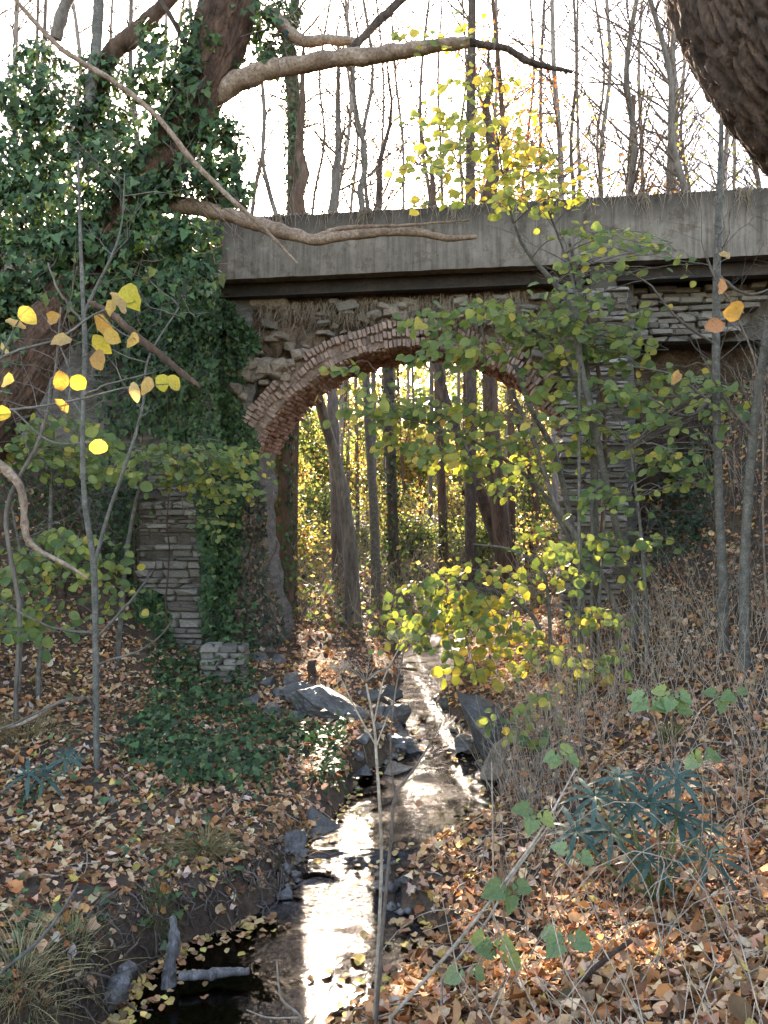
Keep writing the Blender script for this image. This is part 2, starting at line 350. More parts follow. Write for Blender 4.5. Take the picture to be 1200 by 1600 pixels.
def H(x, y):
    x = np.asarray(x, float); y = np.asarray(y, float); sh = np.broadcast(x, y).shape
    x = np.broadcast_to(x, sh).ravel(); y = np.broadcast_to(y, sh).ravel(); out = np.empty(len(x))
    for s in range(0, len(x), 40000):
        a, b = x[s:s + 40000], y[s:s + 40000]
        r = np.sqrt((a[:, None] - CP[None, :, 0])**2 + (b[:, None] - CP[None, :, 1])**2)
        z = r @ TW[:-3] + TW[-3] + TW[-2] * a + TW[-1] * b
        q = np.stack([a, b, np.zeros_like(a)], -1)
        z = z + 0.10 * fbm(q * 0.9, 4, 3) * np.clip(np.abs(b) / 6, 0.3, 2) + 0.03 * fbm(q * 4, 3, 5)
        wob = 0.09 * fbm(q * 2.2, 3, 8)
        L = np.interp(b, SY, SL) + wob; R = np.interp(b, SY, SR) + wob; W = Wz(b)
        d = np.maximum(L - a, a - R)                      # > 0 on the banks
        far = np.clip((b - 14) / 10, 0, 1)
        k = np.clip(d / (0.34 + 0.6 * far), 0, 1); k = 1 - (1 - k)**2.2
        bank = W - 0.03 + (np.maximum(z, W + 0.10) - W + 0.03) * k
        bed = W - 0.03 - 0.22 * np.clip(-d / 0.3, 0, 1) * np.clip(1.2 - np.abs(b - 6.6) * 0 , 0, 1)
        cas = np.clip(1 - np.abs(b - 5.7) / 0.45, 0, 1) + np.clip(1 - np.abs(b - 8.1) / 0.5, 0, 1)
        bed = bed + cas * 0.13 + 0.05 * fbm(q * 6, 3, 21)
        out[s:s + 40000] = np.where(d > 0, bank, bed)
    return out.reshape(sh)
def H1(x, y): return float(H(np.array([x]), np.array([y]))[0])
def G(px, py, dmin=1.6, dmax=60):
    """where the ray through a pixel meets the ground"""
    a = (px - 600) / F; b = (800 - py) / F; lo, hi = dmin, dmax
    for it in range(2):
        d = np.geomspace(lo, hi, 90); h = H(a * d, d); k = int(np.argmax(CAMZ + b * d <= h)); lo, hi = d[max(k - 1, 0)], d[k]
    return np.array([a * d[k], d[k], h[k]])

def axis(c0, c1, step, lo, hi):
    a = list(np.arange(c0, c1 + 1e-6, step)); s = step
    x = c1
    while x < hi: s *= 1.16; x += s; a.append(x)
    x = c0; s = step
    while x > lo: s *= 1.16; x -= s; a.insert(0, x)
    return np.array(a)
GX = axis(-4.2, 4.6, 0.05, -150, 150); GY = axis(2.2, 12.5, 0.05, -14, 320)
gx, gy = np.meshgrid(GX, GY)
gz = H(gx, gy)
nx, ny = len(GX), len(GY)
i = (np.arange(ny - 1)[:, None] * nx + np.arange(nx - 1)[None]).ravel()
g = MB(); g.add(np.stack([gx, gy, gz], -1).reshape(-1, 3), np.stack([i, i + 1, i + nx + 1, i + nx], -1))
tag(g.build('ground', 'soil', smooth=True), 'leaf strewn earth banks and woodland floor around the stream', None, None, 'structure')

# water sheet, stepping down over two small cascades
wy = np.concatenate([np.arange(-3, 4, 0.25), np.arange(4, 12.5, 0.04), np.arange(12.5, 40, 0.6)])
wm = 40; tt = np.linspace(0, 1, wm)
wx = (np.interp(wy, SY, SL) - 0.3)[:, None] * (1 - tt) + (np.interp(wy, SY, SR) + 0.3)[:, None] * tt
yy = np.repeat(wy[:, None], wm, 1); wz = Wz(yy)
cas = np.clip(1.25 - np.abs(yy - 5.8) / 0.4, 0, 1) + np.clip(1.25 - np.abs(yy - 8.1) / 0.5, 0, 1)
q = np.stack([wx, yy, 0 * wx], -1)
wz = wz + cas * (0.035 * fbm(q * 5, 3, 40)) + 0.004 * fbm(q * 7, 2, 41)
rough = np.interp(wy, [4.3, 4.75, 5.1, 5.4, 6.1, 7.4, 8.7, 9.5], [0.3, 0.38, 0.7, 1.0, 0.9, 0.9, 1.0, 0.6])
still = np.clip((-(wx) - 0.55) / 0.4, 0, 1) * (yy < 5.3)
rc = rough[:, None] * (1 - 0.85 * still) * np.clip(.75 + 2.0 * fbm(q * [4.5, 7, 1], 3, 44), .05, 1.5)
i = (np.arange(len(wy) - 1)[:, None] * wm + np.arange(wm - 1)[None]).ravel()
g = MB(); g.add(np.stack([wx, yy, wz], -1).reshape(-1, 3), np.stack([i, i + 1, i + wm + 1, i + wm], -1), np.repeat(rc.reshape(-1, 1), 3, 1))
tag(g.build('stream', 'water', smooth=True), 'shallow stream running under the arch to a dark pool', None, None, 'structure')

# ------------------------------------------------------------------ the bridge
TH = math.radians(8.33); CT, ST = math.cos(TH), math.sin(TH); BO = (0.33, 10.68)
def B(u, v, z):
    u, v, z = np.broadcast_arrays(np.asarray(u, float), np.asarray(v, float), np.asarray(z, float))
    return np.stack([BO[0] + u * CT + v * ST, BO[1] - u * ST + v * CT, z], -1)
def BPX(px, py, v):
    a = (px - 600) / F; b = (800 - py) / F
    t = (v + BO[0] * ST + BO[1] * CT) / (a * ST + CT)
    return ((a * t - BO[0]) * CT - (t - BO[1]) * ST, CAMZ + b * t)
RB = Matrix.Rotation(-TH, 4, 'Z')                                  # bridge axes in the world

def rough_box(mb, fmap, ns, amp=0.0, freq=3.0, seed=0, col=None):
    """unit box, each face a grid, mapped by fmap(s,t,w)->(u,v,z), pushed about by noise"""
    for ax in range(3):
        for e in (0, 1):
            o = [k for k in range(3) if k != ax]; A, Bn = ns[o[0]], ns[o[1]]
            ga, gb = np.meshgrid(np.linspace(0, 1, A + 1), np.linspace(0, 1, Bn + 1))
            c = [None] * 3; c[ax] = np.full_like(ga, e); c[o[0]] = ga; c[o[1]] = gb
            V = B(*fmap(*c)).reshape(-1, 3)
            if amp:
                V = V + amp * np.stack([fbm(V * freq, 4, seed), fbm(V * freq + 31, 4, seed + 1), 0.4 * fbm(V * freq + 77, 4, seed + 2)], -1)
            i = (np.arange(Bn)[:, None] * (A + 1) + np.arange(A)[None]).ravel()
            f = np.stack([i, i + 1, i + A + 2, i + A + 1], -1)
            if (e == 0) ^ (ax == 1): f = f[:, ::-1]
            mb.add(V, f, col)
def boxmap(u0, u1, v0, v1, z0, z1): return lambda s, t, w: (u0 + (u1 - u0) * s, v0 + (v1 - v0) * t, z0 + (z1 - z0) * w)

def chamfer_box(seed, jit=0.06, ch=0.09):
    """unit stone with knocked-off edges; 44 triangles, shared by many pieces"""
    r = np.random.default_rng(seed); bm = bmesh.new(); bmesh.ops.create_cube(bm, size=1.0)
    for vv in bm.verts: vv.co += Vector(r.uniform(-jit, jit, 3))
    bmesh.ops.bevel(bm, geom=list(bm.edges), offset=ch, segments=1, affect='EDGES', clamp_overlap=True)
    for vv in bm.verts: vv.co += Vector(r.uniform(-jit * .35, jit * .35, 3))
    me = bpy.data.meshes.new('piece'); bm.to_mesh(me); bm.free(); return me
STONE = [chamfer_box(100 + k, 0.1, 0.1) for k in range(14)]
BRICK = [chamfer_box(200 + k, 0.08, 0.08) for k in range(10)]
for me in STONE: me.materials.append(M['slate'])
for me in BRICK: me.materials.append(M['brick'])
WARM = [chamfer_box(300 + k, 0.16, 0.12) for k in range(8)]
for me in WARM: me.materials.append(M['rock_warm'])

bridge = thing('bridge', B(0, 0.9, 0.4), 'old bridge with concrete parapet above a ruined brick arch and stone piers', 'bridge')
R0, ZC = 2.60, 2.59
g = MB()
def pm(s, t, w):
    u = -9 + 18.5 * s; return u, 0 + 0.22 * t, 6.15 + 0.87 * w
rough_box(g, pm, (420, 3, 18), 0.022, 6, 50)
o = g.build('parapet', 'concrete', bridge); 
# material reads height above the parapet's own foot
o.data.transform(Matrix.Translation((0, 0, -(6.15 - org(bridge)[2])))); o.location.z = 6.15 - org(bridge)[2]
o['label'] = 'weathered grey concrete parapet with dark streaks'
g = MB(); rough_box(g, boxmap(-9, 9.5, 0.225, 2.0, 6.36, 6.56), (60, 6, 1), 0.01, 3, 52); g.build('deck', 'concrete', bridge)
g = MB()
for v0 in (0.3, 1.7):
    for a in ((v0 - 0.09, v0 + 0.09, 5.955, 5.975), (v0 - 0.09, v0 + 0.09, 6.335, 6.357), (v0 - 0.008, v0 + 0.008, 5.976, 6.334)):
        rough_box(g, boxmap(-3.6, 9.2, *a), (20, 1, 1), 0.0)
    o = g.build('steel_beam', 'steel', bridge); g = MB()
# pipe stub below the beam
t0, t1 = BPX(350, 474, 0.5), BPX(448, 472, 0.5); g = MB()
tube(g, B(np.linspace(t0[0] - .5, t1[0], 8), 0.5, np.linspace(t0[1], t1[1], 8)), 0.105, 14, lump=0.08, seed=3); g.build('pipe', 'rock_warm', bridge, smooth=True)
# concrete pad on the right pier
a0, b0 = BPX(922, 455, 0.12), BPX(962, 402, 0.12); g = MB()
rough_box(g, boxmap(a0[0], b0[0], 0.1, 0.5, a0[1], b0[1] + 0.14), (6, 6, 8), 0.012, 6, 55); g.build('pier_pad', 'concrete', bridge)

def arcp(R, ang): return R * math.sin(ang), ZC + R * math.cos(ang)
def place_box(me, parent, u, v, z, su, sv, sz, rot=0.0, name='brick', jr=0.02):
    q = RB @ Matrix.Rotation(rot, 4, 'Y') @ Matrix.Rotation(random.uniform(-jr, jr), 4, 'Z') @ Matrix.Rotation(random.uniform(-jr, jr), 4, 'X')
    m = Matrix.Translation(Vector(B(u, v, z))) @ q @ Matrix.Diagonal((su, sv, sz, 1))
    return place(name, me, parent, m)
# brick rings: each brick its own piece; the crown has a ragged break and the right part stands back
g = MB()
def vmap(s, t, w):                                                  # crumbly core of the vault, behind and between the bricks
    an = math.radians(-66) + math.radians(132) * s; R = R0 + 0.03 + 0.33 * w
    v_ = 0.43 + .33 * (an > .06); return R * np.sin(an), v_ + (1.58 - v_) * t, ZC + R * np.cos(an)
rough_box(g, vmap, (70, 10, 3), 0.03, 6, 60)
arch = g.build('arch', 'mortar_warm', bridge)
nb = 0
for k in range(3):
    Rm = R0 + 0.065 + 0.128 * k; step = 0.066 / Rm
    an = math.radians(-63)
    while an < math.radians(62):
        dg = math.degrees(an)
        front = 0.35 + (0.0 if dg < 4 + 3 * k else 0.30 + 0.05 * math.sin(dg * 0.7))
        front += 0.025 * math.sin(dg * 0.5 + k) + random.uniform(-0.012, 0.02) + (0.07 if (k == 0 and dg < -8) else 0) + (0.05 if k == 1 and -30 < dg < -12 else 0)
        if not ((k == 2 and -36 < dg < -33) or (k == 1 and -41 < dg < -38.5) or (k == 0 and 4 < dg < 8) or random.random() < 0.045):
            u, z = arcp(Rm + random.uniform(-0.012, 0.012) + .02 * math.sin(dg * .23 + k) + (random.uniform(-.05, .02) if random.random() < .06 else 0), an)
            if nb < 300 or k == 0:
                place_box(random.choice(BRICK), arch, u, front + 0.11, z, 0.056, 0.22 + random.uniform(-.02, .02), 0.121 + random.uniform(-.012, .006), an, jr=0.05); nb += 1
        an += step * random.uniform(0.97, 1.03)
# the barrel of the vault behind: courses of long brick faces, joined
g = MB(); cb = chamfer_box(1, 0.03, 0.05); cv = np.array([v.co[:] for v in cb.vertices]); cf = {}
for p_ in cb.polygons: cf.setdefault(len(p_.vertices), []).append(list(p_.vertices))
an = math.radians(-66)
while an < math.radians(66):
    v = 0.42 + random.uniform(0, .1) + (0.18 if an > 0.1 else 0)
    while v < 1.58:
        L = random.choice((0.1, 0.21, 0.22)); R = R0 + 0.055 + random.uniform(-0.022, 0.03) + 0.02 * math.sin(an * 9)
        u, z = arcp(R, an); m = np.array((RB @ Matrix.Rotation(an + random.uniform(-.05, .05), 4, 'Y')).to_3x3())
        V = (cv * [0.058, L * 0.95, 0.11]) @ m.T + B(u, v + L / 2, z)
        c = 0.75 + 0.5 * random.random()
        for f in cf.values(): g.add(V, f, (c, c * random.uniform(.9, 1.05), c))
        v += L
    an += 0.067 / R0
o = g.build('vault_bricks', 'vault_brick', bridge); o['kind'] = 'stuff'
# earth and rubble between arch and deck
def smap(s, t, w):
    u = -2.9 + 5.4 * s; R = R0 + 0.3
    zl = ZC + np.sqrt(np.maximum(R * R - u * u, 0.35)) ; zl = np.maximum(zl, 3.8)
    lean = 0.16 * np.sin(w * math.pi) - 0.05
    return u, 0.56 + 0.85 * t - lean * (1 - t) * 0.6 + 0.12 * (1 - t) * (1 - w), zl + (6.33 - zl) * w
g = MB(); rough_box(g, smap, (150, 8, 34), 0.22, 5, 70); g.build('earth_fill', 'soil_dry', bridge, smooth=True)
# abutments
def lmap(s, t, w):
    z = -0.3 + 6.6 * w; e = -2.36 + 0.42 * np.clip((2.9 - z) / 2.6, 0, 1)**1.5
    return -7.5 + (e + 7.5) * s, 0.4 + 1.2 * t - 0.15 * np.clip((1.8 - z), 0, 1) * (1 - t), z
g = MB(); rough_box(g, lmap, (80, 16, 80), 0.13, 3.2, 80); g.build('abutment', 'rubble', bridge)
def rmap(s, t, w):
    z = -0.3 + 6.55 * w; return 2.36 + 0.75 * s + 0 * z, 0.4 + 1.2 * t, z
g = MB(); rough_box(g, rmap, (16, 16, 80), 0.1, 3.2, 84); g.build('abutment', 'rubble', bridge)

def masonry(name, u0, u1, v0, depth, z0, z1, hmin, hmax, wmin, wmax, step=None, seed=0):
    r = random.Random(seed); g = MB()
    rough_box(g, boxmap(u0 + .04, u1 - .04, v0 + .05, v0 + depth, z0, z1), (10, 6, 40), 0.02, 6, seed)
    pier = g.build(name, 'mortar', bridge); n = 0; z = z0
    while z < z1:
        h = r.uniform(hmin, hmax); u = u0; out = 0.0
        if step and z < step[0]: out = step[1]
        while u < u1 - 0.03:
            wd = min(r.uniform(wmin, wmax) * (1.5 if r.random() < .2 else 1), u1 - u)
            if u1 - u - wd < 0.1: wd = u1 - u
            end = u + wd > u1 - 0.01 or u == u0
            dp = depth if end else 0.22
            vv = v0 + r.gauss(0, .022) + (.05 if r.random() < .12 else 0) - out
            if n < 298 and r.random() > .05:
                place_box(r.choice(STONE), pier, u + wd / 2, vv + dp / 2, z + h / 2, wd - 0.012 + r.uniform(-.004, .004), dp, h - 0.012 + r.uniform(-.006, .003), name='stone', jr=0.03); n += 1
            u += wd
        z += h
    return pier
uL0, uL1 = BPX(214, 800, -0.15)[0], BPX(316, 800, -0.15)[0]
masonry('pier', uL0, uL1, -0.15, 0.55, 0.62, 4.9, 0.045, 0.13, 0.1, 0.38, (2.3, 0.05), 5)['label'] = 'coursed slate pier with ivy on its right side'
uR0, uR1 = BPX(876, 700, -0.1)[0], BPX(982, 700, -0.1)[0]
masonry('pier', uR0, uR1, -0.1, 0.5, 1.0, 5.74, 0.05, 0.1, 0.2, 0.5, None, 9)['label'] = 'tall slate pier half hidden by hazel leaves'
# broken courses of the wing wall under the deck on the right, with the dark hollow beneath
g = MB(); rough_box(g, boxmap(uR1 + .1, uR1 + 2.6, 1.0, 1.6, 5.25, 6.34), (20, 4, 8), 0.05, 5, 90); wing = g.build('wing_wall', 'mortar', bridge)
for k in range(9):
    u = uR1 + random.uniform(0, .1); z = 5.22 + 0.085 * k
    while u < uR1 + 1.9 - 0.1 * (9 - k) * random.random():
        wd = random.uniform(.15, .4); place_box(random.choice(STONE), wing, u + wd / 2, 0.85 + random.uniform(-.08, .08), z + .04, wd * .97, .35, .078, name='stone', jr=0.04); u += wd
g = MB(); rough_box(g, boxmap(uR1 - .1, uR1 + 2.6, 1.5, 1.9, 1.5, 5.6), (40, 4, 60), 0.3, 3.0, 95); g.build('back_wall', 'soil', bridge)
# loose warm-coloured rubble lying on the left haunch and at the crown
for (px, py, s) in [(372,606,26),(392,575,24),(405,584,20),(418,572,26),(428,585,18),(440,575,24),(432,566,18),(452,568,16),(398,565,20),(385,588,22),(412,597,15),(600,483,20),(612,490,24),(590,492,16),(625,494,18),(466,556,18),(480,548,14),(378,622,18),(445,590,14)]:
    u, z = BPX(px, py, 0.4); s *= 0.0095
    place_box(random.choice(WARM), bridge, u, 0.42, z, s * random.uniform(.9, 1.4), s * 1.2, s * random.uniform(.5, .9), random.uniform(-.4, .3), name='loose_stone', jr=0.3)
for k in range(46):
    u = random.uniform(-2.5, 1.9); zl = ZC + math.sqrt(max(9.0 - u * u, .4)); z = random.uniform(max(zl, 4.2) + .02, 5.9); s_ = random.uniform(.07, .19)
    place_box(random.choice(WARM if random.random() < .6 else STONE), bridge, u, .46 + random.uniform(-.04, .06), z, s_ * random.uniform(1, 1.8), s_, s_ * random.uniform(.35, .7), random.uniform(-.3, .3), name='loose_stone', jr=.3)
# roots and dead stems hanging out of the earth
g = MB()
for k in range(800):
    u = random.uniform(-2.3, 1.6); top = 5.93 - abs(random.gauss(0, .12)); L = random.uniform(.08, .36) * (1.25 if u > -0.6 else 1)
    if ZC + math.sqrt(max(8.9 - u * u, 0.3)) > top: continue
    v = 0.42 + random.uniform(-.04, .08); n = 5; tt_ = np.linspace(0, 1, n)
    sw = random.uniform(-.12, .12)
    tube(g, B(u + sw * tt_**1.5 + .012 * rng.normal(size=n), v - 0.05 * tt_ + .015 * rng.normal(size=n), top - L * tt_), np.linspace(.006, .002, n), 3, (random.uniform(.6, 1.3),) * 3)
o = g.build('hanging_roots', 'dry_stem', bridge); o['kind'] = 'stuff'
g = MB()
for k in range(520):                                               # withered creeper over the edge of the parapet
    u = random.uniform(-3, 6); u += .3 * math.sin(u * 5); L = abs(random.gauss(0, .16)) + .03; n = 5; tt_ = np.linspace(0, 1, n); sw = random.uniform(-.1, .1)
    tube(g, np.vstack([B(u - sw, .12, 7.025), B(u + sw * tt_ + .008 * rng.normal(size=n), -.03 + .01 * rng.normal(size=n), 7.035 - L * tt_)]), np.linspace(.005, .002, n + 1), 3, (random.uniform(.5, 1.2),) * 3)
o = g.build('withered_creeper', 'dry_stem', bridge); o['kind'] = 'stuff'

# ------------------------------------------------------------------ leaf pieces shared by many plants
def leaf_mesh(name, tmpl, c, mat):
    V, Fc = tmpl; me = from_arrays(name, V, [Fc], np.repeat(np.asarray(c, float)[None], len(V), 0)); me.materials.append(M[mat]); return me
def leaf_variants(tmpls, cols, mat): return [leaf_mesh('leaf', t, c, mat) for c in cols for t in tmpls]
OV = [leaf_n(SO, .1, -.1, .02), leaf_n([(.25, .06), (.42, .24), (.45, .48), (.36, .7), (.16, .88)], .16, -.2, .03), leaf_n([(.18, .1), (.34, .3), (.37, .52), (.3, .74), (.14, .92)], .06, -.28, .02)]
CURL = [leaf_n([(.16, .1), (.3, .3), (.34, .52), (.27, .74), (.12, .9)], .2, -.35, .05, .15), leaf_n([(.14, .1), (.24, .3), (.26, .52), (.2, .74), (.1, .9)], .34, .25, .06, -.2), leaf_n(SO, .12, -.15, .03, .1)]
LV = {
 'green': leaf_variants(OV, [(.10, .155, .055), (.13, .185, .07), (.08, .13, .05), (.165, .21, .085)], 'leaf_green'),
 'lime': leaf_variants(OV, [(.2, .24, .07), (.25, .27, .07), (.17, .21, .065)], 'leaf_green'),
 'yellow': leaf_variants(OV, [(.36, .3, .07), (.42, .33, .09), (.31, .29, .07)], 'leaf_green'),
 'orange': leaf_variants(CURL, [(.34, .2, .075), (.38, .27, .1), (.33, .24, .13), (.38, .3, .2)], 'leaf_green'),
 'pale': leaf_variants(OV, [(.14, .24, .12), (.18, .28, .13), (.11, .2, .09)], 'leaf_green'),
 'slim': leaf_variants([leaf_n([(.03, .1), (.06, .3), (.072, .5), (.06, .7), (.035, .87)], .03, -.5, .008), leaf_n([(.03, .1), (.065, .3), (.08, .52), (.065, .74), (.035, .9)], .05, -.22, .01, .1)], [(.026, .06, .046), (.036, .08, .062), (.05, .095, .075)], 'leaf_blue'),
 'litter': leaf_variants([leaf_n(SO, .2, .2, .05, .1), leaf_n([(.3, .04), (.42, .2), (.24, .36), (.4, .52), (.16, .72)], .25, -.25, .06), leaf_n([(.16, .1), (.3, .3), (.34, .5), (.26, .72), (.12, .9)], -.2, .3, .05, -.15), leaf_n([(.22, .1), (.5, .3), (.26, .42), (.36, .62), (.12, .8)], .3, .1, .07)], [(.34, .21, .125), (.43, .29, .19), (.25, .13, .07), (.5, .37, .24), (.36, .18, .08)], 'leaf_litter'),
}
def leaf_obj(parent, kind, pos, nrm, tip, size, name='leaf'):
    n = Vector(nrm).normalized(); t = Vector(tip); t = (t - n * t.dot(n)).normalized(); b = t.cross(n)
    m = Matrix(((b.x * size, t.x * size, n.x * size, pos[0]), (b.y * size, t.y * size, n.y * size, pos[1]), (b.z * size, t.z * size, n.z * size, pos[2]), (0, 0, 0, 1)))
    return place(name, random.choice(LV[kind]), parent, m)

# ------------------------------------------------------------------ trees beyond the bridge
def bare_tree(name, label, cat, group, path, bark, height=None, nbr=22, br_from=0.3, spread=0.55, twig_r=0.012, foliage=None, twigs=5, sides=8, lump=0.08, ivy=0, seed=0):
    """path: [(px, py, depth, radius px)] from the foot upwards; the last point is carried on upwards"""
    r = np.random.default_rng(seed + 1000)
    pts, rad = pxpath(path, 26)
    x, y = pts[0][:2]; z0 = H1(x, y) - 0.12
    if pts[0][2] > z0 + 0.02:
        k = pts[1] - pts[0]; q = pts[0].copy(); q[2] = z0; pts = np.vstack([q, pts]); rad = np.concatenate([[rad[0] * 1.25], rad])
    if height and pts[-1][2] < height:
        d = unit(pts[-1] - pts[-4]); d = unit(d * [0.5, 0.5, 1]); m = 10; L = (height - pts[-1][2]) / d[2]; s = np.linspace(0, 1, m + 1)[1:, None]
        ext = pts[-1] + d * L * s + np.cumsum(r.normal(size=(m, 3)) * [.12, .12, 0], 0) * 0.6
        rad = np.concatenate([rad, rad[-1] * (1 - 0.85 * s[:, 0])]); pts = np.vstack([pts, ext])
    root = thing(name, (x, y, z0 + 0.12), label, cat, group)
    g = MB(); tube(g, pts, rad, sides, lump=lump, seed=seed); g.build('trunk', bark, root, smooth=True)
    g = MB(); fol_p = []; n = len(pts); s_len = np.concatenate([[0], np.cumsum(np.linalg.norm(np.diff(pts, axis=0), axis=1))]); tot = s_len[-1]
    for k in range(nbr):
        f = br_from + (1 - br_from) * (k + r.random()) / nbr; s = f * tot; j = min(np.searchsorted(s_len, s), n - 1)
        p0 = pts[j]; az = r.uniform(0, 2 * math.pi); L = (1.0 - 0.55 * f) * r.uniform(.6, 1.25) * spread * min(tot * .38, 5)
        dr = unit(np.array([math.cos(az) * .75, math.sin(az) * .75, r.uniform(.35, 1.1)])); m = 6
        bend = r.normal(size=3) * .25 + [0, 0, .15]
        t = np.linspace(0, 1, m)[:, None]; bp = p0 + dr * L * t + bend * L * t * t * .5 + r.normal(size=(m, 3)) * .03 * L * t
        br = min(rad[j] * .4, 0.03); tube(g, bp, np.linspace(br, twig_r * .6, m), 3)
        fol_p.append(bp[2:])
        for q in range(twigs):
            tt_ = r.uniform(.25, 1); b0 = bp[min(int(tt_ * (m - 1)), m - 1)]; d2 = unit(dr + r.normal(size=3) * .6 + [0, 0, .2]); L2 = L * r.uniform(.2, .5); m2 = 4
            t2 = np.linspace(0, 1, m2)[:, None]; tp = b0 + d2 * L2 * t2 + r.normal(size=(m2, 3)) * .05 * L2 * t2
            tube(g, tp, np.linspace(twig_r * .7, twig_r * .25, m2), 3); fol_p.append(tp[1:])
    if nbr: g.build('branches', 'twig', root)
    if foliage:
        cnt, size, cols, zmin, zmax, sp = foliage
        a = np.vstack(fol_p); a = a[(a[:, 2] > zmin) & (a[:, 2] < zmax)]
        if len(a):
            p = a[r.integers(0, len(a), cnt)] + r.normal(size=(cnt, 3)) * sp
            g = MB(); leaves(g, p, rdir(cnt), rdir(cnt) + [0, 0, -.5], size * r.uniform(.6, 1.2, cnt), T_TINY, pal(cnt, cols, .25)); g.build('foliage', 'leaf_far', root)
    if ivy:
        cnt, za, zb, thick = ivy
        k = r.integers(0, len(pts), cnt * 4); k = k[(pts[k][:, 2] > za) & (pts[k][:, 2] < zb)][:cnt]
        if len(k):
            n0 = rdir(len(k)) * [1, 1, .25]; n0 = unit(n0); sl_ = r.random((len(k), 1)); pp = pts[k] * (1 - sl_) + pts[np.minimum(k + 1, len(pts) - 1)] * sl_
            p = pp + n0 * (rad[k][:, None] + r.uniform(0, thick, (len(k), 1)))
            g = MB(); leaves(g, p, n0 + rdir(len(k)) * .5, np.array([0, 0, -1]) + rdir(len(k)) * .6, r.uniform(.06, .11, len(k)), T_TINY, pal(len(k), IVYC, .25)); g.build('ivy', 'leaf_ivy', root)
    return root
IVYC = [((.028, .06, .02), 4), ((.042, .082, .028), 3), ((.065, .105, .045), 2), ((.016, .036, .014), 2), ((.11, .13, .04), .5)]
AUT = [((.4, .32, .11), 4), ((.24, .25, .08), 4), ((.45, .28, .1), 2), ((.13, .17, .05), 4), ((.38, .24, .13), 2)]
GRN = [((.13, .18, .06), 4), ((.22, .25, .08), 3), ((.34, .3, .1), 1.5), ((.08, .12, .04), 3)]
ORG_ = [((.55, .2, .05), 4), ((.5, .12, .04), 2), ((.55, .3, .06), 2)]

bare_tree('ivy_tree', 'straight trunk sheathed in ivy rising behind the parapet against the sun', 'tree', None, [(452, 900, 15.5, 12), (460, 330, 15.5, 12), (460, 180, 15.5, 11), (450, 60, 15.5, 10)], 'bark_brown', 14, 10, .75, ivy=(1500, 5.5, 13, .1), seed=1)
# slender bare trees seen over the parapet
SLIM_L = 'slender bare tree rising beyond the concrete parapet'
k = 0
for (xb, xt, d, r) in [(530, 540, 24, 4.5), (585, 572, 20, 4.5), (600, 590, 26, 3), (672, 668, 24, 4), (790, 770, 24, 4), (835, 850, 27, 4), (868, 872, 21, 6), (905, 885, 26, 4), (940, 948, 22, 5), (975, 990, 19, 7), (1010, 1000, 26, 4),
                       (1030, 1052, 20, 7), (1062, 1040, 25, 5), (1095, 1015, 17, 7), (1120, 1140, 22, 5), (1190, 1170, 24, 5), (15, 25, 20, 6), (52, 62, 25, 5), (108, 118, 22, 5), (205, 195, 21, 6), (232, 250, 27, 4), (395, 410, 26, 4), (545, 555, 30, 3.5), (720, 725, 32, 3), (330, 300, 30, 5), (-60, -30, 18, 7), (1260, 1280, 18, 8), (480, 520, 34, 3), (640, 618, 36, 3), (700, 690, 38, 3), (765, 745, 33, 3), (815, 825, 36, 3), (890, 912, 34, 3.5), (955, 930, 35, 3), (1045, 1075, 32, 4), (1080, 1060, 36, 3), (1150, 1120, 34, 3.5), (85, 60, 33, 4), (165, 180, 34, 3.5), (270, 285, 34, 3.5)]:
    k += 1
    bare_tree('bare_tree', ('stouter ' if r >= 6 else 'slender ') + ('pale barked' if k % 2 else 'grey barked') + (' tree with a few yellow leaves' if k % 3 == 0 else ' bare tree') + (' leaning' if abs(xb - xt) > 18 else ' standing') + ' beyond the concrete parapet', 'tree', 'slender bare trees beyond the parapet', [(xb, 880, d, r), (xb + random.uniform(-8, 8), 520, d, r * .9), (xb * .7 + xt * .3 + random.uniform(-9, 9), 330, d, r * .8), (xb * .5 + xt * .5 + random.uniform(-14, 14), 220, d, r * .75), (xb * .3 + xt * .7 + random.uniform(-14, 14), 110, d, r * .65), (xt + random.uniform(-12, 12), -40, d, r * .5)],
              'bark_pale' if k % 2 else 'bark_grey', 15 + (k % 4), 46, .26, .7, .0125, seed=20 + k, foliage=(420, .11, AUT, 4, 15, .25) if k % 3 == 0 else None, sides=6, twigs=12)
bare_tree('dark_tree', 'straight dark trunk beyond the parapet behind the orange leaves', 'tree', None, [(735, 880, 18, 9), (736, 500, 18, 8.5), (735, 250, 18, 7.5), (738, -30, 18, 6)], 'bark_dark', 15, 16, .5, seed=3)
bare_tree('orange_tree', 'slim tree with scattered orange leaves beyond the parapet', 'tree', None, [(800, 880, 21, 6), (795, 400, 21, 5), (785, 180, 21, 4), (770, 0, 21, 3)], 'bark_brown', 12, 26, .3, .5, .01, (1500, .13, ORG_, 7, 15.5, .4), seed=4)
bare_tree('red_tree', 'slim tree with sparse red leaves low beyond the parapet', 'tree', None, [(985, 880, 23, 6), (980, 400, 23, 5), (990, 150, 23, 4)], 'bark_brown', 13, 24, .3, .5, .01, (700, .13, ORG_, 7, 14, .4), seed=5)
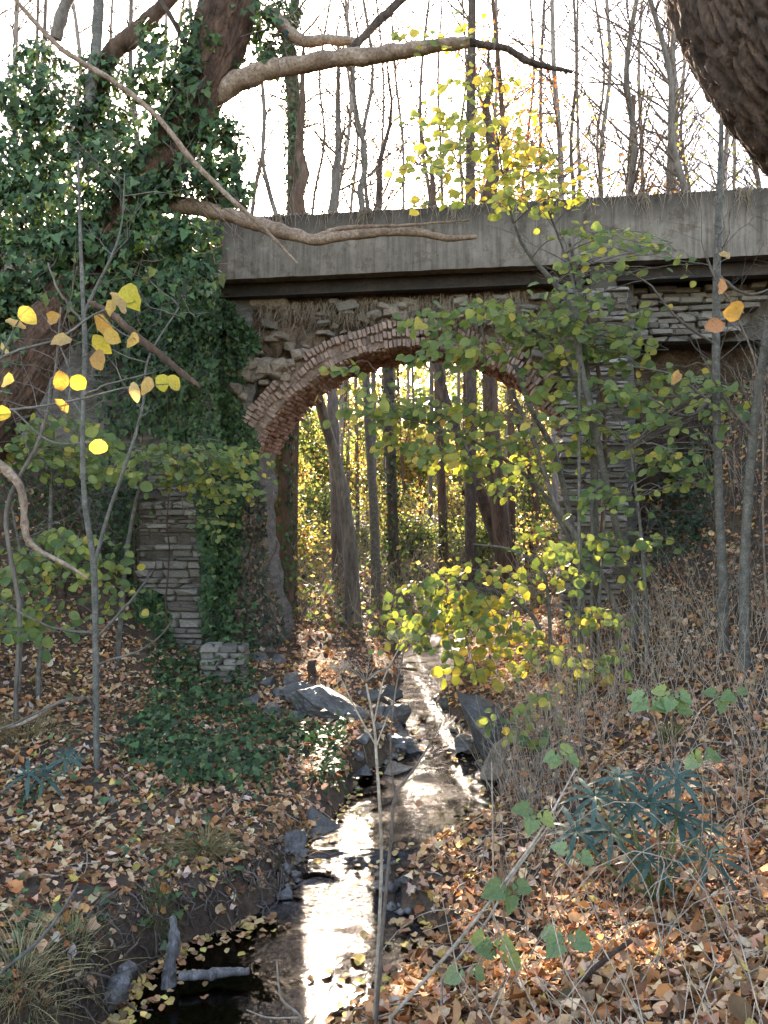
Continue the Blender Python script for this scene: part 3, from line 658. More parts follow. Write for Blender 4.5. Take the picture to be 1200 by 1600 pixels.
# trunks seen through the arch
bare_tree('ivy_footed_tree', 'red brown trunk with ivy round its foot just behind the left abutment', 'tree', None, [(447, 985, 13.3, 18), (443, 850, 13.3, 14), (440, 700, 13.3, 14), (446, 560, 13.3, 13), (450, 420, 13.3, 12)], 'bark_brown', 11, 8, .8, ivy=(700, .8, 4.6, .07), seed=6)
bare_tree('leaning_tree', 'smooth grey trunk leaning left, seen through the arch', 'tree', None, [(552, 966, 13.7, 13), (546, 850, 13.7, 11), (530, 740, 13.7, 9), (505, 650, 13.7, 8), (482, 560, 13.7, 7), (450, 440, 13.7, 5)], 'bark_grey', 12, 12, .6, seed=7)
bare_tree('forked_tree', 'slim upright trunk beside the leaning grey trunk through the arch', 'tree', None, [(588, 940, 15.6, 8), (584, 800, 15.6, 7), (574, 640, 15.6, 6), (570, 500, 15.6, 6), (566, 330, 15.6, 5)], 'bark_sapling', 13, 14, .6, seed=8)
bare_tree('pale_tree', 'thick pale mottled trunk close behind the left haunch of the arch', 'tree', None, [(530, 940, 17, 11), (524, 760, 17, 9), (520, 650, 17, 9), (519, 560, 17, 8), (520, 330, 17, 8)], 'bark_grey', 14, 16, .6, seed=9)
bare_tree('ivy_column_tree', 'trunk wrapped in green ivy, seen in the middle of the arch', 'tree', None, [(618, 930, 17.5, 9), (612, 760, 17.5, 8), (606, 560, 17.5, 8), (604, 400, 17.5, 7)], 'bark_dark', 13, 12, .65, ivy=(900, 1, 7, .18), seed=10)
bare_tree('straight_tree', 'dark straight trunk standing mid arch behind the hazel leaves', 'tree', None, [(694, 900, 20, 8), (690, 760, 20, 7), (684, 600, 20, 6), (680, 330, 20, 5)], 'bark_brown', 14, 14, .6, seed=11)
bare_tree('slanting_tree', 'dark trunk slanting steeply to the left under the arch', 'tree', None, [(790, 880, 19, 11), (750, 770, 19, 10), (715, 680, 19, 8), (690, 600, 19, 7), (670, 480, 19, 7)], 'bark_dark', 9, 10, .6, seed=12)
bare_tree('stout_tree', 'stout straight trunk right of centre through the arch', 'tree', None, [(790, 890, 18.5, 15), (775, 740, 18.5, 13), (766, 620, 18.5, 12), (760, 330, 18.5, 12)], 'bark_brown', 14, 14, .6, seed=13)
for (xb, xt, d, r) in [(528, 515, 22, 5), (606, 600, 28, 5), (636, 622, 30, 3.5), (660, 645, 34, 3), (745, 742, 28, 4), (830, 835, 24, 7), (855, 800, 21, 6), (440, 436, 25, 4), (520, 540, 28, 5), (425, 428, 22, 4), (880, 870, 26, 7), (622, 616, 36, 4), (722, 726, 33, 4), (560, 556, 30, 4)]:
    k += 1
    bare_tree('woodland_tree', ('brown' if k % 2 else 'grey') + (' slim' if r < 6 else ' stouter') + (' leaning' if abs(xb - xt) > 12 else ' upright') + ' woodland trunk in the background under the arch', 'tree', 'thin woodland trunks under the arch', [(xb, 900, d, r), (xb * .6 + xt * .4, 760, d, r * .85), (xt, 600, d, r * .75), (xt, 450, d, r * .6)], 'bark_brown' if k % 2 else 'bark_grey', 10, 20, .2, .45, .011, (260, .1, AUT, 1.5, 7.5, .35), seed=80 + k, sides=6)

# understorey trees with turning foliage, lit from behind
def leafy_tree(label, px, py_c, d, rx, rz, n, cols, size, seed, name='understorey_tree', group=None, cat='tree'):
    r = np.random.default_rng(seed); c = P(px, py_c, d); z0 = H1(c[0], d); root = thing(name, (c[0], d, z0), label, cat, group)
    g = MB(); s = np.linspace(0, 1, 10)[:, None]; tp = np.array([c[0], d, z0 - .1]) * (1 - s) + np.array([c[0] + r.normal() * .3, d, c[2] + rz * .6]) * s + r.normal(size=(10, 3)) * .04
    tube(g, tp, np.linspace(.07, .015, 10), 6); g.build('trunk', 'bark_brown', root, smooth=True)
    g = MB(); ends = []
    for q in range(46):
        b0 = tp[r.integers(2, 10)]; e = c + unit(r.normal(size=3)) * [rx, rx * .8, rz] * r.uniform(.5, 1.05); t = np.linspace(0, 1, 6)[:, None]
        bp = b0 * (1 - t) + e * t + [0, 0, .2] * (t * (1 - t)) + r.normal(size=(6, 3)) * .05; tube(g, bp, np.linspace(.016, .004, 6), 3); ends.append(bp[2:])
    g.build('branches', 'twig', root)
    a = np.vstack(ends); cl = a[r.integers(0, len(a), n // 9)]; p = np.repeat(cl, 9, 0) + r.normal(size=(len(cl) * 9, 3)) * [.2, .2, .13]
    g = MB(); m = len(p); leaves(g, p, rdir(m) + [0, -.3, .6], rdir(m) + [0, 0, -.4], size * r.uniform(.6, 1.25, m), T_TINY, pal(m, cols, .25)); g.build('crown', 'leaf_far', root)
    return root
TURN = 'slender understorey tree with {} leaves, beyond the arch'
for (px, py, d, rx, rz, n, cols, w_, sd) in [(430, 730, 20, 1.1, 1.5, 1500, AUT, 'golden', 1), (480, 690, 30, 2.0, 1.8, 2300, GRN, 'light green', 2), (620, 705, 40, 2.8, 1.6, 2600, GRN, 'light green', 3),
     (660, 700, 31, 2.0, 1.4, 2200, AUT, 'golden', 4), (740, 705, 38, 2.6, 1.6, 2600, GRN, 'light green', 5), (820, 680, 24, 1.5, 1.8, 1700, AUT, 'golden', 6), (520, 740, 32, 2.4, 1.6, 2000, AUT, 'golden', 7),
     (620, 750, 36, 3.0, 1.8, 2200, GRN, 'light green', 8), (760, 760, 34, 2.6, 1.8, 2000, AUT, 'golden', 9), (860, 740, 30, 2.2, 2.0, 1800, GRN, 'light green', 10), (450, 790, 28, 2, 1.4, 1700, GRN, 'light green', 11),
     (690, 640, 44, 4.5, 3.2, 3000, GRN, 'light green', 12), (575, 640, 42, 4.0, 3.2, 3000, AUT, 'golden', 13), (800, 640, 42, 4, 3.2, 2800, GRN, 'light green', 14), (440, 660, 40, 4, 3.2, 2400, AUT, 'golden', 15), (900, 690, 38, 3.5, 2.8, 2000, GRN, 'light green', 16)]:
    leafy_tree(TURN.format(w_), px, py, d, rx, rz, n, cols, 0.13 if d < 30 else 0.22, sd + 300, group='turning understorey trees beyond the arch')
for k_, (px, py, d, rx, rz, n, cols, w_) in enumerate([(425, 800, 17, .8, .9, 1500, GRN, 'green'), (470, 850, 19, 1.0, .8, 1500, AUT, 'tan'), (505, 790, 24, 1.3, 1.1, 1700, GRN, 'green'), (610, 800, 22, 1.2, .9, 1700, AUT, 'tan'), (650, 840, 20, 1.1, .7, 1600, GRN, 'green'), (720, 800, 24, 1.3, 1.0, 1700, AUT, 'tan'), (740, 850, 21, 1.1, .8, 1600, GRN, 'green'), (830, 790, 22, 1.2, 1.2, 1700, GRN, 'green'), (860, 850, 19, 1.0, .9, 1500, AUT, 'tan'), (575, 850, 27, 1.5, .9, 1500, GRN, 'green')]):
    leafy_tree('low bushy shrub with ' + w_ + ' leaves on the woodland floor beyond the arch', px, py, d, rx, rz, n, cols, .1, 900 + k_, 'woodland_shrub', 'low shrubs beyond the arch', 'shrub')

# brushwood: a low tangle on the woodland floor
g = MB(); bw = []
for k in range(4200):
    d = random.uniform(13, 40); x = random.uniform(-.24, .36) * d + random.gauss(0, .8)
    if np.interp(d, SY, SL) - .1 < x < np.interp(d, SY, SR) + .1: continue
    z = 1.2; L = random.uniform(.3, 1.0) * (1 + .035 * (d - 13)); t = np.linspace(0, 1, 4)[:, None]; dr = np.array([random.gauss(0, .5), random.gauss(0, .5), 1.0])
    bw.append((x, d)); tube(g, np.array([x, d, 0.0]) + dr * L * t + rng.normal(size=(4, 3)) * .08 * t, np.linspace(.008, .003, 4), 3, (random.uniform(.6, 1.4),) * 3)
bw = np.array(bw); hb = H(bw[:, 0], bw[:, 1]) - .03
for k in range(len(g.v)): g.v[k][:, 2] += hb[k]
tag(g.build('brushwood', 'dry_stem'), 'low tangle of dry stems on the woodland floor beyond the arch', 'undergrowth', None, 'stuff')
g = MB(); n = 16000; d = rng.uniform(12.5, 38, n); x = rng.uniform(-.3, .42, n) * d + rng.normal(size=n); ok = (x < np.interp(d, SY, SL) - .1) | (x > np.interp(d, SY, SR) + .1); d, x = d[ok], x[ok]; n = len(d)
leaves(g, np.stack([x, d, H(x, d) + rng.exponential(.26, n)], -1), rdir(n) + [0, 0, .8], rdir(n), rng.uniform(.07, .15, n), T_TINY, pal(n, [((.1, .14, .05), 3), ((.2, .19, .08), 2), ((.3, .22, .1), 2), ((.05, .08, .03), 2)], .3))
tag(g.build('undergrowth', 'leaf_far'), 'low green and tan undergrowth on the woodland floor beyond the arch', 'undergrowth', None, 'stuff')

# far wood closing the view beyond the trees
g = MB(); n = 42000; d = rng.uniform(48, 95, n); x = rng.uniform(-.6, .6, n) * d; hgt = 3 + 13.0 * (0.55 + .6 * fbm(np.stack([x * .12, d * .1, 0 * x], -1), 3, 7))
z = H(x, d) + hgt * rng.random(n)**1.1
leaves(g, np.stack([x, d, z], -1), rdir(n), rdir(n), rng.uniform(.3, .75, n), T_TINY, pal(n, AUT + GRN + [((.16, .12, .07), 5)], .3))
tag(g.build('far_wood', 'leaf_far'), 'far autumn wood closing the view beyond the trunks', 'wood', None, 'stuff')

# ------------------------------------------------------------------ leaf litter
LITC = [((.37, .21, .11), 6), ((.46, .29, .17), 5), ((.27, .13, .06), 5), ((.53, .38, .24), 3), ((.4, .17, .065), 2), ((.14, .075, .04), 5), ((.5, .36, .1), .6), ((.4, .31, .25), 1)]
def slope(x, y, e=.06): return np.hypot(H(x + e, y) - H(x - e, y), H(x, y + e) - H(x, y - e)) / (2 * e)
def gnormal(x, y, e=.06): return unit(np.stack([-(H(x + e, y) - H(x - e, y)) / (2 * e), -(H(x, y + e) - H(x, y - e)) / (2 * e), np.ones_like(x)], -1))
g = MB(); gb = MB()
for (y0, y1, dens, size, wide) in [(2.0, 3.4, 760, .066, 2.6), (3.4, 5, 720, .058, 3.4), (5, 7, 640, .055, 4.3), (7, 10.6, 420, .058, 6.2), (10.6, 14, 130, .07, 6), (14, 32, 20, .1, 14)]:
    n = int((y1 - y0) * 2 * wide * dens); y = rng.uniform(y0, y1, n); x = rng.uniform(-wide, wide, n)
    L, R = np.interp(y, SY, SL), np.interp(y, SY, SR); wob = 0.09 * fbm(np.stack([x, y, 0 * x], -1) * 2.2, 3, 8)
    dd = np.maximum(L + wob - x, x - R - wob); s = slope(x, y)
    patch = fbm(np.stack([x * 1.3, y * 1.3, 0 * x], -1), 3, 60)
    keep = (dd > 0.07) & ((s < 1.5 + 1.0 * rng.random(n)) | (rng.random(n) < .4)) & (rng.random(n) < np.clip(1.15 + patch * 1.3, .35, 1))
    x, y, dd = x[keep], y[keep], dd[keep]; n = len(x); nm = gnormal(x, y)
    hz = H(x, y) + .004 + rng.exponential(.014, n)
    cols = np.minimum(pal(n, LITC, .2) * 1.12, .7); wet = np.clip((dd - .08) / .3, .45, 1)[:, None]; warm = np.where((x > 0)[:, None], [.98, .93, .86], [1.0, .98, .96]); cols = cols * warm
    ks = rng.integers(0, 4, n)
    sz = size * .95 * np.clip(rng.lognormal(0, .36, n), .4, 1.6)
    for kk in range(4):
        q = ks == kk; leaves(g, np.stack([x, y, hz], -1)[q], nm[q] + rdir(q.sum()) * rng.uniform(.1, .8, (q.sum(), 1)), rdir(q.sum()), sz[q], T_LIT[kk], cols[q])
tag(g.build('leaf_litter', 'leaf_litter'), 'brown fallen leaves covering both banks', 'leaf litter', None, 'stuff')
# leaves caught on the water's edge and floating on the pool
g = MB(); n = 620; y = np.concatenate([rng.uniform(4.0, 5.3, 400), rng.uniform(5.5, 9, 220)]); L, R = np.interp(y, SY, SL), np.interp(y, SY, SR)
e = rng.exponential(.13, n); left = rng.random(n) < .6; x = np.where(left, L + e - .05, R - e + .05); n = len(x)
leaves(g, np.stack([x, y, Wz(y) + .008], -1), np.array([0, 0, 1]) + rdir(n) * .15, rdir(n), .055 * rng.lognormal(0, .25, n), T_LIT[0], pal(n, [((.5, .33, .16), 3), ((.55, .42, .12), 2), ((.3, .16, .08), 3)], .2))
tag(g.build('floating_leaves', 'leaf_litter'), 'tan and yellow leaves floating along the edge of the pool', 'leaves', None, 'stuff')
# the large fallen leaves nearest the path, one by one
FL = {0: 'tan', 1: 'tan', 2: 'tan', 3: 'tan'}
WORDS = ['tan brown', 'pinkish buff', 'dark russet', 'pale straw', 'orange brown']
cnt = 0
while cnt < 170:
    y = random.uniform(2.3, 3.9); x = random.uniform(0.1, 2.4)
    px = 600 + x / y * F
    if px > 1230 or x < np.interp(y, SY, SR) + .25: continue
    z = H1(x, y); py = 800 + (CAMZ - z) / y * F
    if py > 1640: continue
    n = gnormal(np.array([x]), np.array([y]))[0]; ci = random.randrange(5); me = LV['litter'][ci * 4 + random.randrange(4)]
    nn = Vector(n + rng.normal(size=3) * .3).normalized(); t = Vector(rng.normal(size=3)); t = (t - nn * t.dot(nn)).normalized(); b = t.cross(nn); s = random.uniform(.05, .08)
    m = Matrix(((b.x * s, t.x * s, nn.x * s, x), (b.y * s, t.y * s, nn.y * s, y), (b.z * s, t.z * s, nn.z * s, z + .03), (0, 0, 0, 1)))
    tag(place('fallen_leaf', me, None, m), f'large curled {WORDS[ci]} fallen leaf on the litter of the near right bank', 'leaf', 'large fallen leaves on the near right bank'); cnt += 1
# thin fallen twigs in the litter
g = MB()
for k in range(420):
    y = random.uniform(2.2, 10); x = random.uniform(-.55, .6) * y
    if np.interp(y, SY, SL) - .15 < x < np.interp(y, SY, SR) + .15: continue
    a = random.uniform(0, 6.3); L = random.uniform(.12, .6); t = np.linspace(-.5, .5, 5); xs = x + math.cos(a) * L * t + rng.normal(size=5) * .012; ys = y + math.sin(a) * L * t
    tube(g, np.stack([xs, ys, H(xs, ys) + .02 + .02 * rng.random(5)], -1), random.uniform(.0025, .006), 3, (random.uniform(.5, 1.4),) * 3)
tag(g.build('fallen_twigs', 'dry_stem'), 'thin dry twigs scattered through the leaf litter', 'twigs', None, 'stuff')
# soil roots on the undercut pool bank
g = MB()
for k in range(260):
    y = random.uniform(4.0, 6.0); x = np.interp(y, SY, SL) - random.uniform(.0, .32); z = H1(x, y) + .02; L = random.uniform(.08, .3); t = np.linspace(0, 1, 5)[:, None]
    tube(g, np.array([x, y, z]) + np.array([random.gauss(.3, .4), random.gauss(-.2, .5), random.gauss(-.5, .4)]) * L * t + rng.normal(size=(5, 3)) * .02, np.linspace(.009, .002, 5), 3)
tag(g.build('bank_roots', 'twig'), 'fine dark roots in the undercut edge of the pool', 'roots', None, 'stuff')

# ------------------------------------------------------------------ rocks
def rock(name, label, px, py, wpx, hpx, mat='rock', d=None, dep=1.0, tilt=(0, 0, 0), seed=0, group=None, sink=.34, npts=16, flat=1.0, base=None):
    r = np.random.default_rng(seed + 500)
    c = G(px, py + hpx * .3) if d is None else P(px, py, d)
    if d is None: dd = c[1]
    else: dd = d
    sx, sz = wpx * dd / F, hpx * dd / F
    bm = bmesh.new()
    for q in unit(r.normal(size=(npts, 3))) * r.uniform(.42, .56, (npts, 1)):
        bm.verts.new(np.sign(q) * np.abs(q)**.8 * [1, 1, 1])
    bmesh.ops.convex_hull(bm, input=bm.verts)
    for v in list(bm.verts):
        if not v.link_faces: bm.verts.remove(v)
    bmesh.ops.subdivide_edges(bm, edges=list(bm.edges), cuts=3, use_grid_fill=True)
    bmesh.ops.triangulate(bm, faces=list(bm.faces)); bmesh.ops.subdivide_edges(bm, edges=list(bm.edges), cuts=1 if wpx < 50 else 2, use_grid_fill=True)
    vv = np.array([v.co[:] for v in bm.verts]); lay = vv @ unit(np.array([.25, .2, 1.0])) * 7 + 1.2 * fbm(vv * 3, 2, seed)
    off = .05 * fbm(vv * 4 + seed, 4, seed) + .03 * fbm(vv * 11 + seed, 3, seed) + .035 * (np.abs(lay % 1 - .5) - .25)
    for v, k in zip(bm.verts, off): v.co += v.co.normalized() * float(k)
    sxyz = Vector((sx, sx * dep, sz))
    rot = Matrix.Rotation(tilt[2], 4, 'Z') @ Matrix.Rotation(tilt[1], 4, 'Y') @ Matrix.Rotation(tilt[0], 4, 'X')
    for v in bm.verts: v.co = rot @ Vector((v.co.x * sxyz.x, v.co.y * sxyz.y, v.co.z * sxyz.z))
    me = bpy.data.meshes.new(name); bm.to_mesh(me); bm.free(); me.materials.append(M[mat])
    o = bpy.data.objects.new(name, me); COL.objects.link(o)
    o.location = (c[0], c[1], c[2] + (sz * (.5 - sink) if d is None else 0)); ORG[o.name] = np.array(o.location)
    return tag(o, label, 'rock', group)
rock('boulder', 'long dark slate boulder lying on the left bank below the arch', 522, 1112, 125, 62, d=8.7, dep=.7, tilt=(0, .45, .1), seed=1)
rock('rock_outcrop', 'tall dark slate outcrop leaning on the right edge of the stream', 775, 1140, 92, 165, d=8.0, dep=.8, tilt=(.1, -.3, .2), seed=2)
rock('rock_outcrop', 'pale weathered slab on the flank of the right outcrop', 785, 1190, 50, 84, 'rock_warm', d=7.6, dep=.5, tilt=(.1, .4, .2), seed=3)
rock('rock', 'dark jagged rock at the head of the lower cascade', 616, 1112, 44, 34, dep=.8, seed=4)
rock('rock', 'rounded pale rock in the cascade below the jagged one', 622, 1152, 46, 24, seed=5, tilt=(0, .2, .3))
rock('rock', 'smooth sloping grey slab in the cascade', 648, 1172, 66, 26, seed=6, tilt=(0, .3, -.2))
rock('rock', 'small tan rock with leaves on it beside the cascade', 620, 1205, 60, 30, 'rock_warm', seed=7)
rock('rock', 'flat dark rock at the edge of the rippled pool', 655, 1216, 56, 14, seed=8)
rock('rock', 'grey wedge-shaped rock standing in the rippled pool', 684, 1290, 58, 52, seed=9, npts=10)
rock('rock', 'blue grey slab tilted on the left edge of the stream', 500, 1286, 58, 40, seed=10, npts=10, tilt=(.2, .2, 0))
rock('rock', 'small grey stone below the tilted slab', 462, 1312, 40, 34, seed=11)
rock('rock', 'brown grey stone at the left waterline', 505, 1320, 36, 24, 'rock_warm', seed=12)
rock('rock', 'flat wet rock splitting the lower rapids', 492, 1420, 66, 34, seed=13)
rock('rock', 'low rock at the right of the lower rapids', 592, 1355, 36, 28, seed=14)
rock('rock', 'dark stone breaking the water above the lower rapids', 568, 1300, 34, 20, seed=15)
rock('rock', 'brown round rock sitting in the dark pool', 325, 1502, 52, 28, 'rock_warm', seed=16, sink=.1)
rock('rock', 'dark slate lump above the boulder', 468, 1088, 50, 45, d=9.2, seed=17)
rock('rock', 'large wet rock at the foot of the outcrop', 606, 1090, 40, 36, d=9.6, seed=18)
for (px, py, w_, h_, sd) in [(400, 1028, 40, 22, 31), (432, 1030, 28, 22, 32), (442, 1082, 30, 22, 33), (412, 1060, 34, 24, 34), (455, 1058, 34, 20, 35), (428, 1108, 34, 26, 36), (462, 1118, 26, 18, 37), (395, 1092, 30, 24, 38), (568, 1150, 30, 16, 39), (555, 1180, 26, 14, 40), (590, 1132, 30, 16, 41), (580, 1085, 30, 20, 42)]:
    rock('rubble_stone', 'broken slate stone in the rubble below the left abutment', px, py, w_, h_, seed=sd, group='slate rubble below the left abutment', npts=11)
for (x0, y0, sd) in [(-.35, 5.55, 51), (-.15, 5.7, 52), (-.5, 5.8, 53), (-.1, 5.95, 54), (-.32, 5.92, 55), (.45, 7.8, 56), (.7, 8.05, 57), (.5, 8.35, 58), (.75, 7.75, 59), (-.2, 5.4, 60), (.35, 8.15, 61), (.1, 6.3, 62)]:
    px = 600 + x0 / y0 * F; py = 800 + (CAMZ - Wz(y0)) / y0 * F
    rock('stream_stone', 'small wet stone breaking the surface of the cascades', px, py, random.uniform(22, 42), random.uniform(14, 22), seed=sd, group='wet stones in the cascades')

for k in range(64):                                                # broken slate along and in the stream
    y0 = random.choice((random.uniform(7.5, 10.6), random.uniform(7.6, 8.7), random.uniform(5.3, 6.3))); e = random.choice((0, 1, .5, .35, .65)); lo_, hi_ = np.interp(y0, SY, SL), np.interp(y0, SY, SR)
    x0 = lo_ + (hi_ - lo_) * (random.gauss(e, .09)); px = 600 + x0 / y0 * F; py = 800 + (CAMZ - Wz(y0)) / y0 * F
    rock('broken_slate', 'jagged piece of broken slate ' + ('in the rapids just above the dark pool' if y0 < 7 else ('in the cascade beside the leaning outcrop' if y0 < 8.8 else 'at the water edge under the arch')), px, py, random.uniform(16, 40), random.uniform(10, 24), seed=600 + k, group='broken slate along the stream', npts=9, tilt=(random.gauss(0, .3), random.gauss(0, .3), random.uniform(0, 3)))
# pebbles and gravel on the stream bed
g = MB(); n = 2600; y = rng.uniform(4.2, 12.5, n); fr_ = rng.random(n); x = np.interp(y, SY, SL) * (1 - fr_) + np.interp(y, SY, SR) * fr_; z = H(x, y); sz = .02 + .045 * rng.random(n)**2
octv = np.array([[1, 0, 0], [0, 1, 0], [-1, 0, 0], [0, -1, 0], [0, 0, .7], [0, 0, -.7]], float); of = np.array([[0, 1, 4], [1, 2, 4], [2, 3, 4], [3, 0, 4], [1, 0, 5], [2, 1, 5], [3, 2, 5], [0, 3, 5]])
Vp = (np.stack([x, y, z + sz * .25], -1)[:, None] + octv[None] * sz[:, None, None] * rng.uniform(.6, 1.3, (n, 6, 1))).reshape(-1, 3)
g.add(Vp, (np.arange(n)[:, None, None] * 6 + of[None]).reshape(-1, 3), np.repeat(rng.uniform(.4, 1.4, (n, 1)) * np.ones(3), 6, 0))
tag(g.build('gravel', 'gravel'), 'dark wet gravel on the bed of the stream', 'gravel', None, 'stuff')
# low ivy-clad stub of wall in front of the left pier
ww = thing('low_wall', (-2.0, 9.75, .6), 'low stub of slate wall under ivy in front of the left pier', 'wall'); ww['kind'] = 'thing'
g = MB(); c8 = [(-.42, -.2), (.38, -.26), (.42, .35), (-.4, .35)]
def wb(s, t, w): return s, t, w
for z in np.arange(.5, 1.16, .075):
    x = -2.28
    while x < -1.76:
        wd = random.uniform(.14, .28); wd = min(wd, -1.74 - x + .02)
        m = Matrix.Translation((x + wd / 2, 9.66 + random.uniform(-.02, .02), z)) @ Matrix.Rotation(random.uniform(-.04, .04), 4, 'Z') @ Matrix.Diagonal((wd * .97, .34, .07, 1))
        place('stone', random.choice(STONE), ww, m); x += wd

# ------------------------------------------------------------------ driftwood at the pool
def log(name, label, path, mat, lump=.3, sides=12, cat='log', seed=0):
    pts, rad = pxpath(path, 40); pts = pts + .4 * rad[:, None] * np.stack([fbm(pts * 9, 3, seed + q) for q in (1, 2, 3)], -1); rad = rad * .8 * (1 + .3 * fbm(pts * 14, 2, seed)); root = MB(); tube(root, pts, rad, sides + 6, lump=lump * 1.6, seed=seed)
    return tag(root.build(name, mat, smooth=False, origin=pts[0]), label, cat)
def gp(px, py, dz=0): q = G(px, py); return (px, py, q[1])
log('stump', 'grey weathered root stump at the left edge of the pool', [(158, 1575, 4.28, 14), (175, 1555, 4.3, 20), (192, 1530, 4.32, 17), (208, 1508, 4.36, 10)], 'grey_wood', .5, seed=1)
log('post', 'split grey wooden post standing at the pool edge', [(262, 1545, 4.55, 15), (268, 1500, 4.58, 14), (272, 1465, 4.62, 11), (270, 1432, 4.65, 5)], 'grey_wood', .4, cat='post', seed=2)
log('plank', 'pale grey plank end lying in the dark pool', [(280, 1526, 4.52, 9), (320, 1523, 4.54, 9), (360, 1519, 4.56, 9), (390, 1516, 4.56, 6)], 'grey_wood', .2, cat='plank', seed=3)
log('stick', 'long bare stick sloping over the lower left bank', [(0, 1522, 3.2, 3.5), (60, 1470, 3.3, 3.2), (95, 1425, 3.4, 2.8), (122, 1380, 3.5, 2)], 'bark_sapling', .1, 6, 'stick', 4)
log('dead_branch', 'dead brown branch lying across the left bank litter', [(-20, 1145, 7.2, 4), (40, 1128, 7.2, 4), (80, 1105, 7.2, 5), (102, 1094, 7.2, 3)], 'dead_wood', .2, 6, 'branch', 5)
log('fallen_stick', 'thick brown stick half buried in the near right litter', [(905, 1535, 3.25, 4), (945, 1500, 3.35, 5), (985, 1470, 3.45, 4)], 'bark_brown', .2, 8, 'stick', 6)
log('stump_post', 'short mossy stump beside the rubble under the arch', [(488, 1078, 9.9, 9), (487, 1050, 9.9, 9), (486, 1030, 9.9, 8)], 'bark_dark', .3, 9, 'stump', 7)

# ------------------------------------------------------------------ ivy
def ivy_leaves(g, pos, out, size=.07, jit=.5, cols=IVYC, tmpl=T_IVY):
    n = len(pos); leaves(g, pos, np.asarray(out) + rdir(n) * jit, np.array([0, 0, -1]) + rdir(n) * .55, size * rng.lognormal(0, .22, n), tmpl, pal(n, cols, .25))
def in_poly(px, py, poly):
    poly = np.asarray(poly, float); ins = np.zeros(len(px), bool); j = len(poly) - 1
    for i in range(len(poly)):
        xi, yi = poly[i]; xj, yj = poly[j]
        c = ((yi > py) != (yj > py)) & (px < (xj - xi) * (py - yi) / (yj - yi + 1e-9) + xi); ins ^= c; j = i
    return ins
def wall_ivy(label, polys, v, n, seed, thick=.16, size=.072, stems=10, cols=IVYC):
    """ivy clinging to the bridge face: places are taken on the wall plane"""
    r = np.random.default_rng(seed); pos = []
    for poly, vv, nn in polys:
        q = np.asarray(poly); a = r.uniform(q[:, 0].min(), q[:, 0].max(), nn * 4); b = r.uniform(q[:, 1].min(), q[:, 1].max(), nn * 4)
        jx = 14 * fbm(np.stack([a * .03, b * .03, 0 * a], -1), 3, seed); k = in_poly(a + jx, b + jx, poly); a, b = a[k][:nn], b[k][:nn]
        tuft = np.clip(fbm(np.stack([a * .035, b * .02, 0 * a], -1), 3, seed + 3) + .35, 0, 1)
        dv = vv - (.02 + thick * tuft * r.random(len(a)) * 1.6)
        uz = np.array([BPX(x_, y_, w_) for x_, y_, w_ in zip(a, b, dv)]); pos.append(B(uz[:, 0], dv, uz[:, 1]))
    pos = np.vstack(pos); base = pos[pos[:, 2].argmin()]
    root = thing('ivy', (base[0], base[1], H1(base[0], base[1])), label, 'ivy')
    g = MB(); ivy_leaves(g, pos, np.array([-ST, -CT, .35]), size, .45, cols); o = g.build('foliage', 'leaf_ivy', root); o['kind'] = 'stuff'
    g = MB()
    for k in range(stems):
        p0 = pos[r.integers(len(pos))]; top = p0[2]; zz = np.linspace(base[2], top, 12); xs = p0[0] + np.cumsum(r.normal(size=12)) * .03; 
        tube(g, np.stack([xs, np.full(12, p0[1]) + .06, zz], -1), np.linspace(.014, .006, 12), 5)
    o = g.build('stems', 'bark_brown', root); o['kind'] = 'stuff'
    return root
wall_ivy('dense dark ivy hanging down the stone face left of the arch', [([(300, 440), (350, 455), (400, 520), (390, 580), (372, 620), (405, 690), (400, 760), (385, 730), (310, 705), (255, 690), (270, 560), (250, 480)], .38, 2900),
     ([(312, 700), (398, 720), (408, 800), (390, 860), (372, 900), (365, 1000), (335, 1010), (322, 900), (300, 800)], .3, 1500), ([(150, 560), (225, 540), (225, 900), (190, 960), (160, 900)], .3, 700), ([(195, 470), (345, 450), (345, 700), (300, 730), (285, 705), (195, 660)], -.17, 1900), ([(285, 690), (330, 690), (340, 860), (330, 1000), (318, 1000), (312, 860)], -.15, 700), ([(205, 900), (255, 930), (270, 1010), (215, 1010)], -.19, 420)], 0, 0, 5)
wall_ivy('thin brown withering ivy on the inner face of the left abutment', [([(385, 740), (412, 760), (420, 880), (445, 980), (440, 1010), (370, 1000), (368, 900)], .3, 1900)], 0, 0, 6, .14, .06, 22, [((.03, .05, .03), 3), ((.09, .065, .045), 4), ((.16, .11, .08), 2), ((.05, .04, .03), 2)])
wall_ivy('ivy covering the left end of the parapet and the wall beneath', [([(90, 330), (340, 345), (345, 440), (320, 480), (200, 560), (90, 540)], .0, 3000)], 0, 0, 7, .3, .075, 6)

